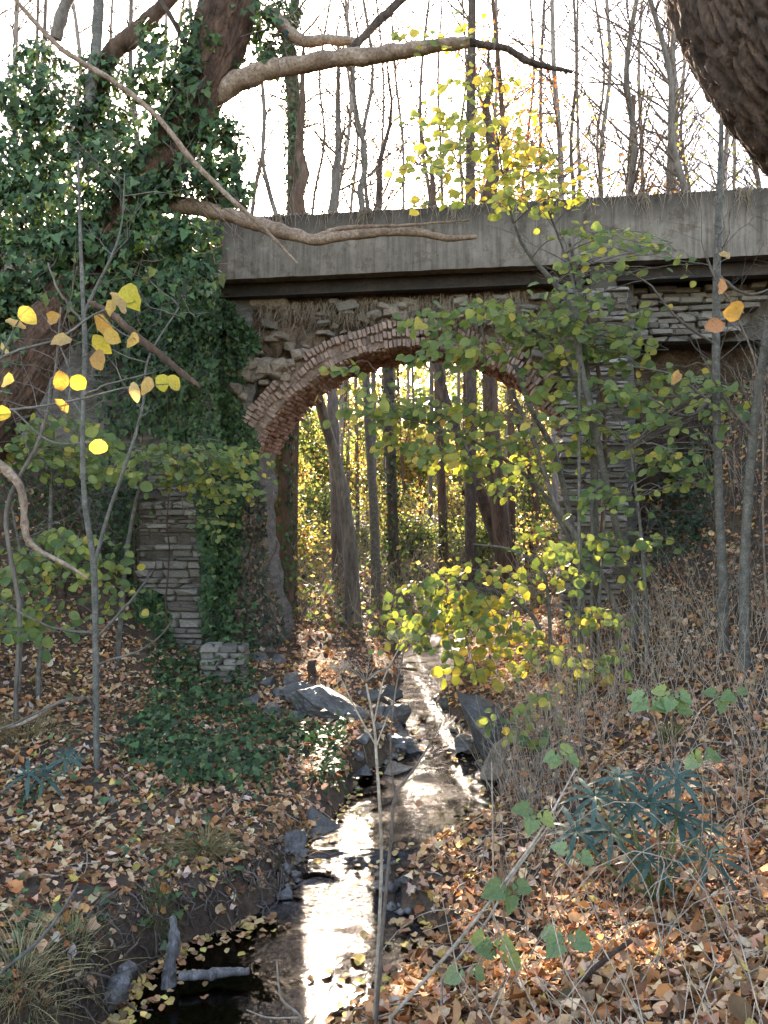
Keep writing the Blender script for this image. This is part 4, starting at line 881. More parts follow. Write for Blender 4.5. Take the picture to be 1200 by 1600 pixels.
def furrowed(parent, pts, rad, S_, depth, col, sc_=1.0, mat='bark_dark'):
    n = len(pts); t = unit(np.gradient(pts, axis=0)); a = unit(np.cross(t, [0, 1, 0])); b = np.cross(t, a); th_ = np.arange(S_) * 2 * math.pi / S_
    dirs = a[:, None] * np.cos(th_)[None, :, None] + b[:, None] * np.sin(th_)[None, :, None]
    sl_ = np.concatenate([[0], np.cumsum(np.linalg.norm(np.diff(pts, axis=0), axis=1))])
    cc = np.stack([np.cos(th_)[None] * 3.6 * sc_ + 0 * sl_[:, None], np.sin(th_)[None] * 3.6 * sc_ + 0 * sl_[:, None], sl_[:, None] * 2.6 + 0 * th_[None]], -1)
    nc = max(int(2 * math.pi * rad.mean() / (.075 / sc_)), 12)                       # bark plates: cells split by sharp fissures
    qa = th_[None] / (2 * math.pi) * nc + .9 * fbm(cc * 1.3, 3, 95); qb = sl_[:, None] / (.3 / sc_) + 1.2 * fbm(cc * 1.3 + 40, 3, 96); ia, ib = np.floor(qa), np.floor(qb); f1 = np.full(qa.shape, 9.0); f2 = f1.copy()
    for da in (-1, 0, 1):
        for db in (-1, 0, 1):
            ca, cb = (ia + da) % nc, ib + db; h1 = np.sin(ca * 127.1 + cb * 311.7) * 43758.5453; h2 = np.sin(ca * 269.5 + cb * 183.3) * 43758.5453
            dd = np.hypot(ia + da + (h1 - np.floor(h1)) - qa, (ib + db + (h2 - np.floor(h2)) - qb) * 1.0); f2 = np.where(dd < f1, f1, np.minimum(f2, dd)); f1 = np.minimum(f1, dd)
    plate = np.clip((f2 - f1) * 2.6, 0, 1)**.55; fine_ = fbm(cc * 7, 4, 91)
    R_ = rad[:, None] * (1 + .07 * fbm(cc * .35, 2, 92)) - depth * (1 - plate) + depth * .45 * fine_
    V = pts[:, None] + dirs * R_[..., None]; i = np.arange(n - 1)[:, None] * S_; j = np.arange(S_)[None]; k2 = (j + 1) % S_
    g = MB(); g.add(V.reshape(-1, 3), np.stack([i + j, i + k2, i + S_ + k2, i + S_ + j], -1).reshape(-1, 4), col); return g.build('trunk', mat, parent)
# leaning ivy-clad tree on the left
lt_path = [(-190, 1010, 7.6, 60), (-80, 760, 7.7, 50), (30, 590, 7.8, 44), (95, 485, 7.9, 38), (155, 400, 8.0, 36), (212, 322, 8.0, 34), (268, 232, 8.0, 36), (318, 128, 8.0, 40), (348, 40, 8.0, 44), (372, -70, 8.0, 42), (400, -260, 8, 34), (440, -480, 8, 22)]
pts, rad = pxpath(lt_path, 176); pts[0][2] = H1(pts[0][0], pts[0][1]) - .1
lt = thing('leaning_tree', pts[0] + [0, 0, .1], 'big leaning tree smothered in ivy with broken bare limbs before the bridge', 'tree')
furrowed(lt, pts, rad, 150, .035, (1.25, .98, .85), .9)
pts, rad = pts[::4], rad[::4]; TRUNK = pts
def limb(path, mat, name='limb', label=None, lump=.12, sides=9, parent=lt, n=26):
    p, r = pxpath(path, n * 3); p = p + .35 * r[:, None] * np.stack([fbm(p * 6, 3, q) for q in (1, 2, 3)], -1); r = r * (1 + .35 * np.clip(fbm(p * 5, 2, 7), 0, 1)); g = MB(); tube(g, p, r, 14, lump=.28, seed=int(path[0][0]) % 50); o = g.build(name, mat, parent, smooth=True)
    if label: o['label'] = label
    return o
limb([(330, 150, 8.0, 17), (360, 132, 7.95, 16), (430, 106, 7.9, 14), (560, 90, 7.8, 11.5), (660, 75, 7.75, 11), (735, 66, 7.7, 9)], 'dead_wood', label='long pale bare limb reaching right over the parapet')
limb([(735, 66, 7.7, 6), (790, 76, 7.7, 5), (830, 97, 7.7, 5), (895, 113, 7.7, 2.5)], 'bark_dark')
limb([(420, 20, 8.0, 12), (470, 62, 7.95, 8), (520, 62, 7.9, 7), (556, 66, 7.9, 6)], 'dead_wood')
limb([(545, 85, 7.8, 6), (570, 55, 7.8, 6), (600, 25, 7.8, 6), (640, -15, 7.8, 5)], 'bark_dark')
limb([(255, 320, 8.0, 14), (330, 328, 7.8, 11), (395, 348, 7.7, 11), (445, 363, 7.6, 10), (492, 374, 7.6, 8), (560, 366, 7.6, 7), (640, 362, 7.6, 6), (700, 372, 7.6, 5), (745, 370, 7.6, 3)], 'dead_wood', label='broken bare limb lying across the front of the parapet')
limb([(490, 372, 7.6, 5), (540, 356, 7.6, 3), (630, 352, 7.6, 2), (735, 344, 7.6, 1.2)], 'dead_wood', name='branch')
limb([(15, -10, 7.2, 3), (95, 75, 7.2, 4), (180, 128, 7.2, 4), (245, 182, 7.2, 4), (300, 250, 7.2, 4), (350, 300, 7.3, 4), (405, 350, 7.3, 3), (465, 412, 7.3, 1.5)], 'dead_wood', name='branch')
limb([(120, 230, 8.4, 13), (150, 150, 8.4, 13), (175, 85, 8.4, 14), (225, 40, 8.4, 11), (275, -10, 8.4, 9)], 'bark_brown')
limb([(135, 270, 8.2, 7), (140, 160, 8.2, 8), (152, 60, 8.2, 8), (155, -40, 8.2, 7)], 'bark_sapling')
limb([(85, 60, 9, 9), (118, -40, 9, 8), (150, 90, 9, 4)][:2] + [(125, -120, 9, 7)], 'bark_grey')
limb([(250, 0, 7.8, 3), (275, 40, 7.8, 4), (300, 90, 7.9, 5), (322, 150, 8, 6)], 'bark_dark', name='branch')
# ivy on it: leafy shells round lumps along trunk and hanging boughs
lumps = [(40,150,8.2,70,50),(20,260,8.2,90,80),(110,210,8.2,80,60),(90,330,8.0,100,70),(190,260,7.9,70,60),(40,420,7.9,90,80),(150,450,7.8,60,60),(245,330,7.8,60,50),(310,290,7.8,70,50),(345,240,7.8,40,60),(260,190,7.8,45,40),
         (260,110,7.8,50,45),(300,60,7.8,30,50),(390,30,8,70,40),(430,50,8,40,50),(400,95,8,50,25),(330,200,7.8,50,30),(230,400,7.7,70,60),(290,430,7.6,50,60),(360,300,7.8,35,30),(10,520,7.8,60,60),(220,130,8,40,30),(240,60,8,30,30),(60,90,8.4,50,30),(170,180,8.2,50,35),(300,380,7.7,55,40),(120,380,7.7,50,40),(300,130,7.7,40,40), (200,310,7.7,60,40),(-60,300,8.2,90,120),(-60,480,8,90,90), (150,120,8.3,45,40)]
cl_all = []
for (px, py, d, rx, ry) in lumps:
    n = int(rx * ry * .185); c = P(px, py, d); dirn = rdir(n); rr = rng.uniform(.25, 1.08, (n, 1))**.6; s = np.array([rx, .75 * (rx + ry) / 2, ry]) * d / F
    pp = c + dirn * s * rr; hole = fbm(pp * 3.4, 3, 33); k = hole > -.22 + .1 * rng.random(n); cl_all.append((pp[k], dirn[k]))
g = MB()
for pp, dn in cl_all: ivy_leaves(g, pp, dn * .6 + np.array([0, -.5, .5]), .069, .55)
kk = rng.integers(6, 34, 900); dn = unit(rdir(900) * [1, 1, .6]); pp = TRUNK[kk] + dn * (rad[kk][:, None] + .03) + rng.normal(size=(900, 3)) * .05
k = fbm(pp * 2.2, 2, 9) > .12; ivy_leaves(g, pp[k], dn[k], .08, .4)
o = g.build('ivy', 'leaf_ivy', lt); o['kind'] = 'stuff'; o['label'] = 'heavy dark ivy hanging in clumps from the leaning trunk'
g = MB()
for k in range(90):
    px, py, d, rx, ry = random.choice(lumps); a = P(px + random.uniform(-rx, rx), py, d); b = P(px + random.uniform(-rx, rx) * 1.3, py + random.uniform(20, 110), d - .2); t = np.linspace(0, 1, 6)[:, None]
    tube(g, a * (1 - t) + b * t + rng.normal(size=(6, 3)) * .04, np.linspace(.008, .003, 6), 3)
o = g.build('twigs', 'twig', lt); o['kind'] = 'stuff'

# yellow sunlit foliage behind the ivy, far left
leafy_tree('bushy yellow green tree behind the ivy, left of the bridge end', 30, 350, 13, 1.4, 1.3, 1500, GRN, .1, 777, 'bushy_tree')
leafy_tree('green leafed shrub growing in the hollow left of the pier', 95, 800, 10.6, 1.1, 1.2, 1300, [((.04, .075, .03), 3), ((.07, .11, .035), 2)], .085, 778, 'shrub', None, 'shrub')

# creeping ivy on the ground below the pier
def ground_ivy(name, label, poly, n, seed, hh=.09, size=.05, cols=IVYC):
    r = np.random.default_rng(seed); q = np.asarray(poly); a = r.uniform(q[:, 0].min(), q[:, 0].max(), n * 3); b = r.uniform(q[:, 1].min(), q[:, 1].max(), n * 3)
    jx = 22 * fbm(np.stack([a * .02, b * .02, 0 * a], -1), 3, seed); k = in_poly(a + jx, b + jx, poly); a, b = a[k][:n], b[k][:n]
    gp_ = np.array([G(x_, y_) for x_, y_ in zip(a[::3], b[::3])]); p = np.repeat(gp_, 3, 0); p[:, :2] += r.normal(size=(len(p), 2)) * .07
    dens = fbm(np.stack([p[:, 0], p[:, 1], 0 * p[:, 0]], -1) * 2.4, 3, seed + 9); p = p[dens > -.15 + .3 * (r.random(len(p)) - .5)]; n = len(p)
    p[:, 2] = H(p[:, 0], p[:, 1]) + .02 + r.exponential(hh, n) * .6
    g = MB(); leaves(g, p, np.array([0, -.35, 1]) + rdir(n) * .5, rdir(n) + [0, -.3, 0], size * r.lognormal(0, .25, n), T_IVY, pal(n, cols, .25))
    return tag(g.build(name, 'leaf_ivy'), label, 'ivy', None, 'stuff')
ground_ivy('ground_ivy', 'creeping ivy spreading over the bank below the left pier', [(230, 1000), (390, 1010), (380, 1110), (470, 1130), (545, 1150), (545, 1225), (430, 1215), (300, 1240), (200, 1180), (250, 1080)], 3600, 71, .1, .058)
ground_ivy('wall_ivy', 'thick ivy over the low wall stub in front of the pier', [(300, 1000), (392, 1000), (395, 1080), (330, 1080)], 700, 73, .42, .06)
ground_ivy('bank_herbs', 'small green herbs scattered in the left bank litter', [(0, 1060), (500, 1180), (460, 1290), (300, 1500), (100, 1480), (0, 1560)], 300, 74, .03, .05, [((.05, .1, .04), 2), ((.1, .15, .06), 2)])
ground_ivy('bank_ivy', 'dark ivy and ferns on the right embankment beside the pier', [(1000, 600), (1110, 610), (1100, 860), (1040, 900), (985, 860), (985, 700)], 1600, 75, .16, .07, [((.03, .07, .035), 3), ((.05, .1, .05), 2)])

# ------------------------------------------------------------------ hazel and other leafy bushes
def bush(name, label, base, stems, clusters, size=.1, cap=290, cat='shrub', bark='bark_sapling', sprays_dir=-1, seed=0):
    """stems: pixel paths with depth; clusters: (px, py, rx, ry, depth, leaves, {kind: weight})"""
    size *= 1.0; r = np.random.default_rng(seed + 4000); q = G(*base) if len(base) == 2 else np.array(base)
    root = thing(name, q, label, cat); spts = []
    for st in stems:
        pts, rad = pxpath(st, 22)
        zg = H1(pts[0][0], pts[0][1])
        if pts[0][2] > zg - .02: pts = np.vstack([[pts[0][0], pts[0][1], zg - .08], pts]); rad = np.concatenate([[rad[0] * 1.1], rad])
        g = MB(); tube(g, pts, rad * .66, 8, lump=.1, seed=seed); g.build('stem', bark, root, smooth=True); spts.append(pts)
    spts = np.vstack(spts) if spts else q[None]
    tw = MB(); rest = MB(); cnt = 0
    for (px, py, rx, ry, d, n, kinds) in clusters:
        kn = list(kinds); kw = np.array([kinds[k] for k in kn], float); kw /= kw.sum(); left = int(n * 2.0)
        while left > 0:
            m = int(min(left, r.integers(9, 16))); left -= m
            a = r.uniform(0, 6.28); rr = math.sqrt(r.random()); cx, cyy = px + rx * rr * math.cos(a), py + ry * rr * math.sin(a); dd = d + r.normal() * .35
            c = P(cx, cyy, dd); L = r.uniform(.45, .8); dr = unit(np.array([sprays_dir * r.uniform(.5, 1), r.normal() * .55, r.normal() * .22 - .05]))
            t = np.linspace(-.5, .5, 7)[:, None]; tp = c + dr * L * t + np.array([0, 0, -.12 * L]) * (4 * t * t) + r.normal(size=(7, 3)) * .012
            near = spts[np.argmin(np.linalg.norm(spts - tp[0], axis=1))]
            if np.linalg.norm(near - tp[0]) < 1.6:
                u = np.linspace(0, 1, 5)[:-1, None]; con = near * (1 - u) + tp[0] * u + np.array([0, 0, .08]) * np.sin(u * math.pi)
                tube(tw, np.vstack([con, tp]), np.linspace(.006, .0022, 11), 4)
            else: tube(tw, tp, np.linspace(.004, .002, 7), 4)
            for k in range(m):
                f = (k + r.random()) / m; p0 = tp[min(int(f * 6), 5)] + (tp[min(int(f * 6) + 1, 6)] - tp[min(int(f * 6), 5)]) * r.random()
                side = np.cross(dr, [0, 0, 1]) * (1 if k % 2 else -1); tip = unit(dr * .6 + side * r.uniform(.3, 1.1) + np.array([0, 0, -.35 + r.normal() * .25])); p1 = p0 + tip * r.uniform(.02, .09) + r.normal(size=3) * .03
                nrm = unit(np.array([r.normal() * .4, -.8 + r.normal() * .45, .6 + r.normal() * .35])); kd = kn[r.choice(len(kn), p=kw)]; s = size * r.lognormal(0, .2)
                if cnt < cap: leaf_obj(root, kd, p1, nrm, tip, s); cnt += 1
                else:
                    me = random.choice(LV[kd]); cc = np.array(me.attributes['col'].data[0].color[:3]); leaves(rest, [p1], [nrm], [tip], s, OV[0], [cc])
    o = tw.build('twigs', 'bark_grey', root); o['kind'] = 'stuff'
    if rest.n: o = rest.build('foliage', 'leaf_green', root); o['kind'] = 'stuff'
    return root
Gm = {'green': 6, 'lime': 3, 'yellow': .7}; Ym = {'yellow': 4, 'lime': 5, 'green': 1}; Lm = {'green': 4, 'lime': 4, 'yellow': 1.2}
bush('hazel_bush', 'tall hazel with yellow backlit leaves reaching above the parapet', (995, 945), [[(990, 930, 8.6, 9), (962, 820, 8.4, 8), (925, 650, 8.1, 8), (905, 560, 8.0, 8), (895, 480, 7.9, 7), (855, 430, 7.8, 6), (815, 380, 7.7, 4), (790, 300, 7.6, 3), (775, 200, 7.5, 2), (765, 110, 7.5, 1.2)],
     [(905, 590, 8.0, 4), (900, 470, 7.9, 4), (880, 390, 7.9, 3), (850, 310, 7.8, 2.5), (830, 230, 7.8, 1.5)]],
     [(760, 200, 100, 85, 7.5, 130, Ym), (715, 250, 70, 60, 7.5, 50, Ym), (835, 275, 90, 50, 7.6, 66, Ym), (870, 310, 60, 25, 7.7, 24, Ym), (690, 45, 50, 25, 7.6, 20, Ym), (965, 385, 100, 40, 7.7, 76, Gm)], .085, seed=1)
bush('hazel_bush', 'spreading hazel with green leaves across the right haunch of the arch', (935, 955), [[(932, 940, 9, 8), (930, 800, 8.8, 8), (928, 700, 8.6, 8), (915, 560, 8.4, 7), (905, 450, 8.3, 6), (890, 380, 8.2, 4)], [(925, 700, 8.7, 4), (880, 560, 8.4, 4), (800, 500, 8.2, 3), (730, 500, 8.1, 2)]],
     [(780, 495, 110, 34, 8.2, 105, Gm), (730, 540, 75, 28, 8.2, 48, Gm), (870, 535, 75, 40, 8.2, 60, Gm), (945, 500, 85, 80, 8.1, 105, Gm), (1000, 610, 75, 45, 8, 56, Gm), (920, 610, 60, 40, 8.1, 36, Gm)], .1, seed=2)
bush('hazel_bush', 'thin arching hazel hanging its leaves inside the arch opening', (905, 905), [[(910, 900, 9.4, 7), (870, 720, 9.2, 7), (830, 640, 9.0, 6), (805, 570, 8.9, 5)], [(895, 850, 9.4, 6), (840, 760, 9.2, 5), (760, 700, 9, 4), (690, 670, 8.8, 3), (620, 650, 8.8, 2)]],
     [(700, 680, 120, 45, 8.9, 120, Lm), (610, 640, 70, 35, 8.8, 48, Lm), (800, 720, 80, 45, 9, 50, Gm), (660, 620, 70, 30, 8.9, 30, Lm), (545, 580, 30, 12, 8.8, 8, Gm)], .1, seed=3)
bush('hazel_bush', 'low hazel with sunlit yellow leaves hanging over the stream', (860, 1040), [[(860, 1040, 8.9, 5), (830, 960, 8.9, 5), (760, 920, 8.8, 4), (680, 930, 8.7, 2)], [(862, 1030, 8.9, 5), (850, 900, 8.9, 4), (800, 860, 8.9, 3), (740, 850, 8.9, 2)]],
     [(680, 950, 100, 45, 8.7, 95, Lm), (770, 930, 75, 55, 8.8, 66, Ym), (750, 1010, 80, 40, 8.7, 60, Ym), (650, 1000, 50, 35, 8.7, 30, Gm), (850, 880, 50, 50, 8.9, 34, Gm)], .1, seed=4)
bush('hazel_bush', 'green hazel thicket between the right pier and the saplings', (1010, 960), [[(1010, 950, 8, 5), (1000, 820, 7.9, 4), (985, 700, 7.8, 3)], [(935, 970, 8.4, 4), (940, 880, 8.3, 3), (945, 800, 8.3, 2)]],
     [(930, 670, 90, 45, 8.2, 44, Gm), (1050, 690, 75, 50, 7.8, 60, Gm), (1110, 620, 70, 50, 7.6, 40, Gm), (970, 870, 80, 45, 8, 60, Gm), (900, 1000, 80, 70, 7.9, 76, Lm), (815, 1130, 45, 55, 7.4, 26, Lm), (1000, 760, 70, 40, 8, 30, Gm)], .09, seed=5)
bush('hazel_bush', 'low leafy bush spreading over the face of the left pier', (180, 1030), [[(185, 1010, 9.6, 6), (200, 850, 9.5, 5), (230, 740, 9.3, 4), (300, 710, 9.2, 2)]],
     [(300, 712, 95, 25, 9.3, 170, Gm), (330, 755, 55, 28, 9.3, 70, Lm), (240, 730, 60, 30, 9.3, 40, Gm), (350, 800, 30, 30, 9.5, 16, Gm)], .085, seed=6, sprays_dir=1)
bush('hazel_bush', 'green leaved bush in the shade left of the pier', (60, 1040), [[(60, 1050, 8.2, 6), (75, 900, 8.2, 5), (80, 760, 8.1, 4), (85, 660, 8, 2)], [(30, 1060, 8.2, 5), (35, 900, 8.1, 4), (20, 800, 8, 3)]],
     [(80, 690, 95, 45, 8, 140, Gm), (150, 720, 60, 35, 8.2, 60, Gm), (80, 870, 95, 45, 8, 140, Gm), (60, 960, 80, 30, 8, 80, Gm), (170, 930, 40, 40, 8.4, 20, Gm)], .09, seed=7, sprays_dir=1)

# ------------------------------------------------------------------ saplings in front
def sapling(name, label, base, stems, twigs, bark='bark_sapling', cat='tree', extra=0, seed=0):
    root = thing(name, G(*base), label, cat); r = np.random.default_rng(seed + 9000); allp = []
    for st in stems:
        p, rd = pxpath(st, 28); zg = H1(p[0][0], p[0][1])
        if st is stems[0] and p[0][2] > zg - .03: p = np.vstack([[p[0][0], p[0][1], zg - .08], p]); rd = np.concatenate([[rd[0] * 1.15], rd])
        g = MB(); tube(g, p, rd * .7, 9, lump=.12, seed=seed); g.build('trunk' if st is stems[0] else 'limb', bark, root, smooth=True); allp.append(p)
    g = MB()
    for tw_ in twigs:
        p, rd = pxpath([(a, b, d, w_) for a, b, d, w_ in tw_], 14); tube(g, p + rng.normal(size=p.shape) * .004, rd, 5)
    ap = np.vstack(allp)
    for k in range(extra):
        p0 = ap[r.integers(len(ap) // 3, len(ap))]; dr = unit(np.array([r.normal(), r.normal() * .6, r.uniform(.1, 1.2)])); L = r.uniform(.3, 1.0); t = np.linspace(0, 1, 7)[:, None]
        bp = p0 + dr * L * t + r.normal(size=3) * .15 * L * t * t + r.normal(size=(7, 3)) * .012; tube(g, bp, np.linspace(.006, .0018, 7), 4)
        for j in range(2): d2 = unit(dr + r.normal(size=3) * .6); tube(g, bp[3 + j] + d2 * L * .45 * t, np.linspace(.003, .0012, 7), 3)
    o = g.build('twigs', 'twig' if bark != 'bark_sapling' else 'bark_grey', root); o['kind'] = 'stuff'
    return root
sapling('sapling', 'grey forked sapling standing in the leaf litter of the left bank', (152, 1255), [[(152, 1255, 6.6, 7), (150, 1100, 6.6, 7), (149, 980, 6.6, 7), (146, 875, 6.6, 7), (133, 790, 6.55, 6), (129, 680, 6.5, 5.5), (133, 560, 6.5, 5.5), (130, 470, 6.5, 5), (126, 380, 6.5, 4), (122, 240, 6.5, 2.5)],
    [(148, 880, 6.6, 5), (170, 800, 6.5, 4), (195, 730, 6.4, 4), (222, 640, 6.4, 3), (232, 560, 6.4, 2.5), (280, 480, 6.4, 1.5)], [(131, 490, 6.5, 4), (150, 450, 6.5, 4), (175, 400, 6.4, 3), (190, 350, 6.4, 2), (195, 270, 6.4, 1.2)], [(130, 650, 6.5, 3.5), (85, 590, 6.5, 3), (110, 570, 6.4, 2)][:2] + [(75, 640, 6.5, 2)]],
    [[(128, 500, 6.5, 2), (95, 460, 6.4, 2), (75, 410, 6.4, 1.2)], [(126, 620, 6.5, 2), (170, 600, 6.4, 1.6), (250, 580, 6.4, 1)], [(150, 1000, 6.6, 2.5), (215, 925, 6.4, 2), (240, 890, 6.4, 1)], [(150, 990, 6.6, 2.5), (80, 980, 6.5, 2), (0, 940, 6.4, 1.2)], [(150, 1040, 6.6, 2), (230, 1010, 6.5, 1.5), (275, 965, 6.4, 1)], [(150, 1110, 6.6, 3), (120, 1090, 6.4, 2), (0, 1140, 6.2, 1.5)]], extra=26, seed=1)
sapling('sapling', 'thin mottled trunk standing on the right bank before the parapet', (1128, 930), [[(1130, 915, 7.6, 11), (1124, 800, 7.6, 9.5), (1119, 620, 7.6, 9), (1119, 480, 7.6, 8.5), (1121, 380, 7.6, 8), (1126, 250, 7.6, 6), (1128, 120, 7.6, 4), (1134, -30, 7.6, 3)]],
    [[(1118, 640, 7.6, 3), (1060, 590, 7.5, 2), (980, 570, 7.4, 1.2)], [(1120, 540, 7.6, 2.5), (1060, 500, 7.5, 2), (1010, 440, 7.5, 1.5), (960, 420, 7.4, 1)], [(1122, 430, 7.6, 2.5), (1170, 460, 7.4, 2), (1230, 440, 7.3, 1)], [(1120, 600, 7.6, 2.5), (1080, 650, 7.4, 2), (1010, 620, 7.3, 1)]], extra=36, seed=2)
sapling('sapling', 'leaning grey sapling at the foot of the right embankment', (1165, 880), [[(1163, 880, 7.2, 11), (1170, 760, 7.1, 10), (1180, 650, 7.0, 10), (1196, 540, 6.9, 9), (1225, 430, 6.8, 8), (1260, 300, 6.7, 6)]], [[(1178, 680, 7, 3), (1130, 620, 6.9, 2), (1100, 560, 6.8, 1)]], extra=24, seed=3)
sapling('sapling', 'dark slim stem growing close beside the right pier', (925, 960), [[(928, 950, 8.9, 5), (945, 760, 8.8, 5), (940, 620, 8.7, 5), (915, 480, 8.6, 4), (885, 400, 8.6, 3)]], [], 'bark_brown', extra=14, seed=4)
sapling('sapling', 'brown sapling slanting across the front of the right pier', (960, 960), [[(965, 955, 8.4, 6), (930, 880, 8.4, 6), (870, 790, 8.5, 6), (835, 690, 8.6, 5), (800, 610, 8.7, 3)]], [], 'bark_grey', extra=10, seed=5)
sapling('sapling', 'slim dark stem at the left edge with twiggy top', (40, 1085), [[(25, 1080, 7.4, 5), (30, 950, 7.4, 5), (10, 800, 7.3, 5), (60, 690, 7.2, 4), (85, 590, 7.1, 3), (95, 480, 7, 2)]], [], 'bark_grey', extra=18, seed=6)

# pale bent branch and broken stick hanging at the left
bp_ = log('bent_branch', 'pale bent dead branch hanging at the left edge', [(-30, 700, 4.6, 11), (10, 735, 4.6, 10), (33, 765, 4.6, 8), (38, 810, 4.6, 7), (42, 840, 4.6, 6), (65, 862, 4.6, 5), (100, 880, 4.6, 4), (138, 905, 4.6, 2)], 'dead_wood', .15, 9, 'branch', 8)
log('broken_stick', 'broken brown stick caught in the ivy before the left pier', [(140, 472, 6.0, 4), (170, 488, 6.0, 7), (215, 525, 6.0, 7), (260, 562, 6.0, 7), (300, 595, 6.0, 5), (312, 606, 6.0, 3)], 'bark_brown', .3, 8, 'stick', 9)

# twig with the last yellow leaves, close to the path on the left
yt = thing('yellow_leaf_sapling', (-2.2, 2.75, H1(-2.2, 2.75)), 'thin sapling with a few big yellow leaves close by on the left', 'tree')
p0 = np.array([-2.2, 2.75, H1(-2.2, 2.75) - .05]); p1 = P(-80, 640, 2.75); g = MB(); t = np.linspace(0, 1, 14)[:, None]
tube(g, p0 * (1 - t) + p1 * t + rng.normal(size=(14, 3)) * .006, np.linspace(.014, .007, 14), 7); g.build('stem', 'bark_sapling', yt, smooth=True)
g = MB()
for pth in [[(-80, 640, 2.75, 4), (0, 560, 2.7, 3), (90, 530, 2.7, 2.5), (150, 490, 2.7, 2), (215, 470, 2.7, 1)], [(0, 560, 2.7, 2), (30, 500, 2.7, 1.5), (60, 470, 2.7, 1)], [(-80, 640, 2.75, 3), (20, 640, 2.7, 2.4), (120, 625, 2.7, 2), (200, 605, 2.7, 1.6), (265, 600, 2.7, 1)], [(20, 640, 2.7, 2), (80, 690, 2.7, 1.5), (155, 690, 2.7, 1)], [(90, 530, 2.7, 2), (110, 590, 2.7, 1.4), (100, 660, 2.7, 1)], [(-40, 600, 2.7, 2), (-5, 610, 2.7, 1.5), (20, 615, 2.7, 1)], [(150, 490, 2.7, 1.5), (190, 520, 2.7, 1.3), (212, 530, 2.7, 1)]]:
    p, rd = pxpath(pth, 16); tube(g, p, rd * .8, 5)
o = g.build('twigs', 'bark_sapling', yt); o['kind'] = 'stuff'
for (px, py, s, ax, ay) in [(174, 468, 46, .1, -1), (200, 455, 52, .4, -1), (95, 505, 38, -1, -.3), (150, 500, 52, -.1, -1), (145, 535, 44, .5, -.9), (162, 530, 34, .8, -.5), (110, 540, 36, -.9, -.8), (150, 560, 40, .6, -1), (210, 530, 32, -.3, -1), (92, 590, 44, .5, -1), (112, 600, 34, .9, -.8), (209, 608, 38, 0, -1), (232, 600, 34, .1, -1), (247, 598, 34, .6, -.9), (262, 600, 34, .7, -.6), (157, 698, 36, 0, -1), (105, 658, 34, -.9, .6), (8, 512, 36, .9, -.8), (2, 545, 30, .2, -1), (5, 608, 40, 1, -.2), (4, 645, 34, -.2, -1), (30, 492, 40, .8, -.8), (182, 478, 36, 0, -1)]:
    p = P(px, py - 12, 2.68 + random.uniform(-.05, .05)); leaf_obj(yt, 'orange' if random.random() < .8 else 'yellow', p, (random.gauss(0, .7), -1, random.gauss(0, .5)), (ax, random.gauss(0, .3), ay), s * .85 * 2.7 / F)
# a few bright leaves caught on the right-hand twigs
rt = thing('bramble_twig', (1.9, 3.6, H1(1.9, 3.6)), 'bare twig with a few bright orange leaves before the right pier', 'twig')
g = MB(); p = spline(np.array([[1.9, 3.6, H1(1.9, 3.6) - .05], P(1195, 900, 3.5), P(1190, 620, 3.4), P(1150, 490, 3.35), P(1120, 440, 3.3), P(1105, 400, 3.3)]), 24); tube(g, p, np.linspace(.006, .002, 24), 5); g.build('stem', 'twig', rt)
for (px, py, s, ax, ay, kd) in [(1146, 486, 42, 1, .1, 'orange'), (1128, 405, 26, .2, -1, 'orange'), (1112, 510, 30, 1, .1, 'litter'), (1126, 445, 26, -.1, -1, 'litter'), (1058, 590, 30, .8, .9, 'orange'), (678, 412, 24, 0, -1, 'litter')]:
    if px < 1000: continue
    leaf_obj(rt, kd, P(px - s * .4 * ax, py + s * .4 * ay, 3.3), (random.gauss(0, .3), -1, random.gauss(0, .4)), (ax, 0, ay), s * 3.3 / F)

# ------------------------------------------------------------------ great trunk leaning in at the upper right
tk = [(1690, 860, 5.6, 170), (1590, 560, 5.4, 160), (1470, 350, 5.2, 146), (1360, 205, 5.1, 140), (1272, 95, 5.0, 140), (1212, -10, 5.0, 142), (1180, -120, 5.0, 140), (1150, -300, 5, 130), (1120, -480, 5, 110)]
pts, rad = pxpath(tk, 250); zf = H1(pts[0][0], pts[0][1]); pts = np.vstack([[pts[0][0] + .3, pts[0][1] + .05, zf - .2], pts]); rad = np.concatenate([[rad[0] * 1.25], rad])
big = thing('furrowed_tree', (pts[0][0], pts[0][1], zf), 'huge dark furrowed trunk leaning in over the right bank', 'tree')
furrowed(big, pts, rad, 280, .06, (1.25, 1.15, 1.1))

# ------------------------------------------------------------------ low plants of the right bank
def rosette(root, c, n, L, kind='slim', droop=.5):
    for k in range(n):
        a = 2 * math.pi * (k + random.uniform(-.25, .25)) / n; dv = np.array([math.cos(a), math.sin(a), random.uniform(-.1, .45)]); nrm = np.array([-.25 * math.cos(a), -.25 * math.sin(a) - .3, 1.0])
        leaf_obj(root, kind, c, nrm, dv, L * random.uniform(.75, 1.15))
def hellebore(label, base, heads, L, n=10):
    q = G(*base); root = thing('hellebore', q, label, 'plant')
    for (px, py) in heads:
        d = q[1] - .12 + random.uniform(-.15, .12); c = P(px, py, d); m = (q + c) / 2 + np.array([random.gauss(0, .03), 0, -.03]); g = MB(); tube(g, spline(np.array([q - [0, 0, .04], m, c]), 10), np.linspace(.01, .006, 10), 6, (.6, 1.0, .5)); g.build('stem', 'plant_stem', root, smooth=True)
        rosette(root, c, n, L * random.uniform(.8, 1.15))
    return root
mat_surface('plant_stem', [(0.3, (0.1, 0.14, 0.05)), (0.7, (0.2, 0.24, 0.09))], 10, rough=0.6, bs=0.1)
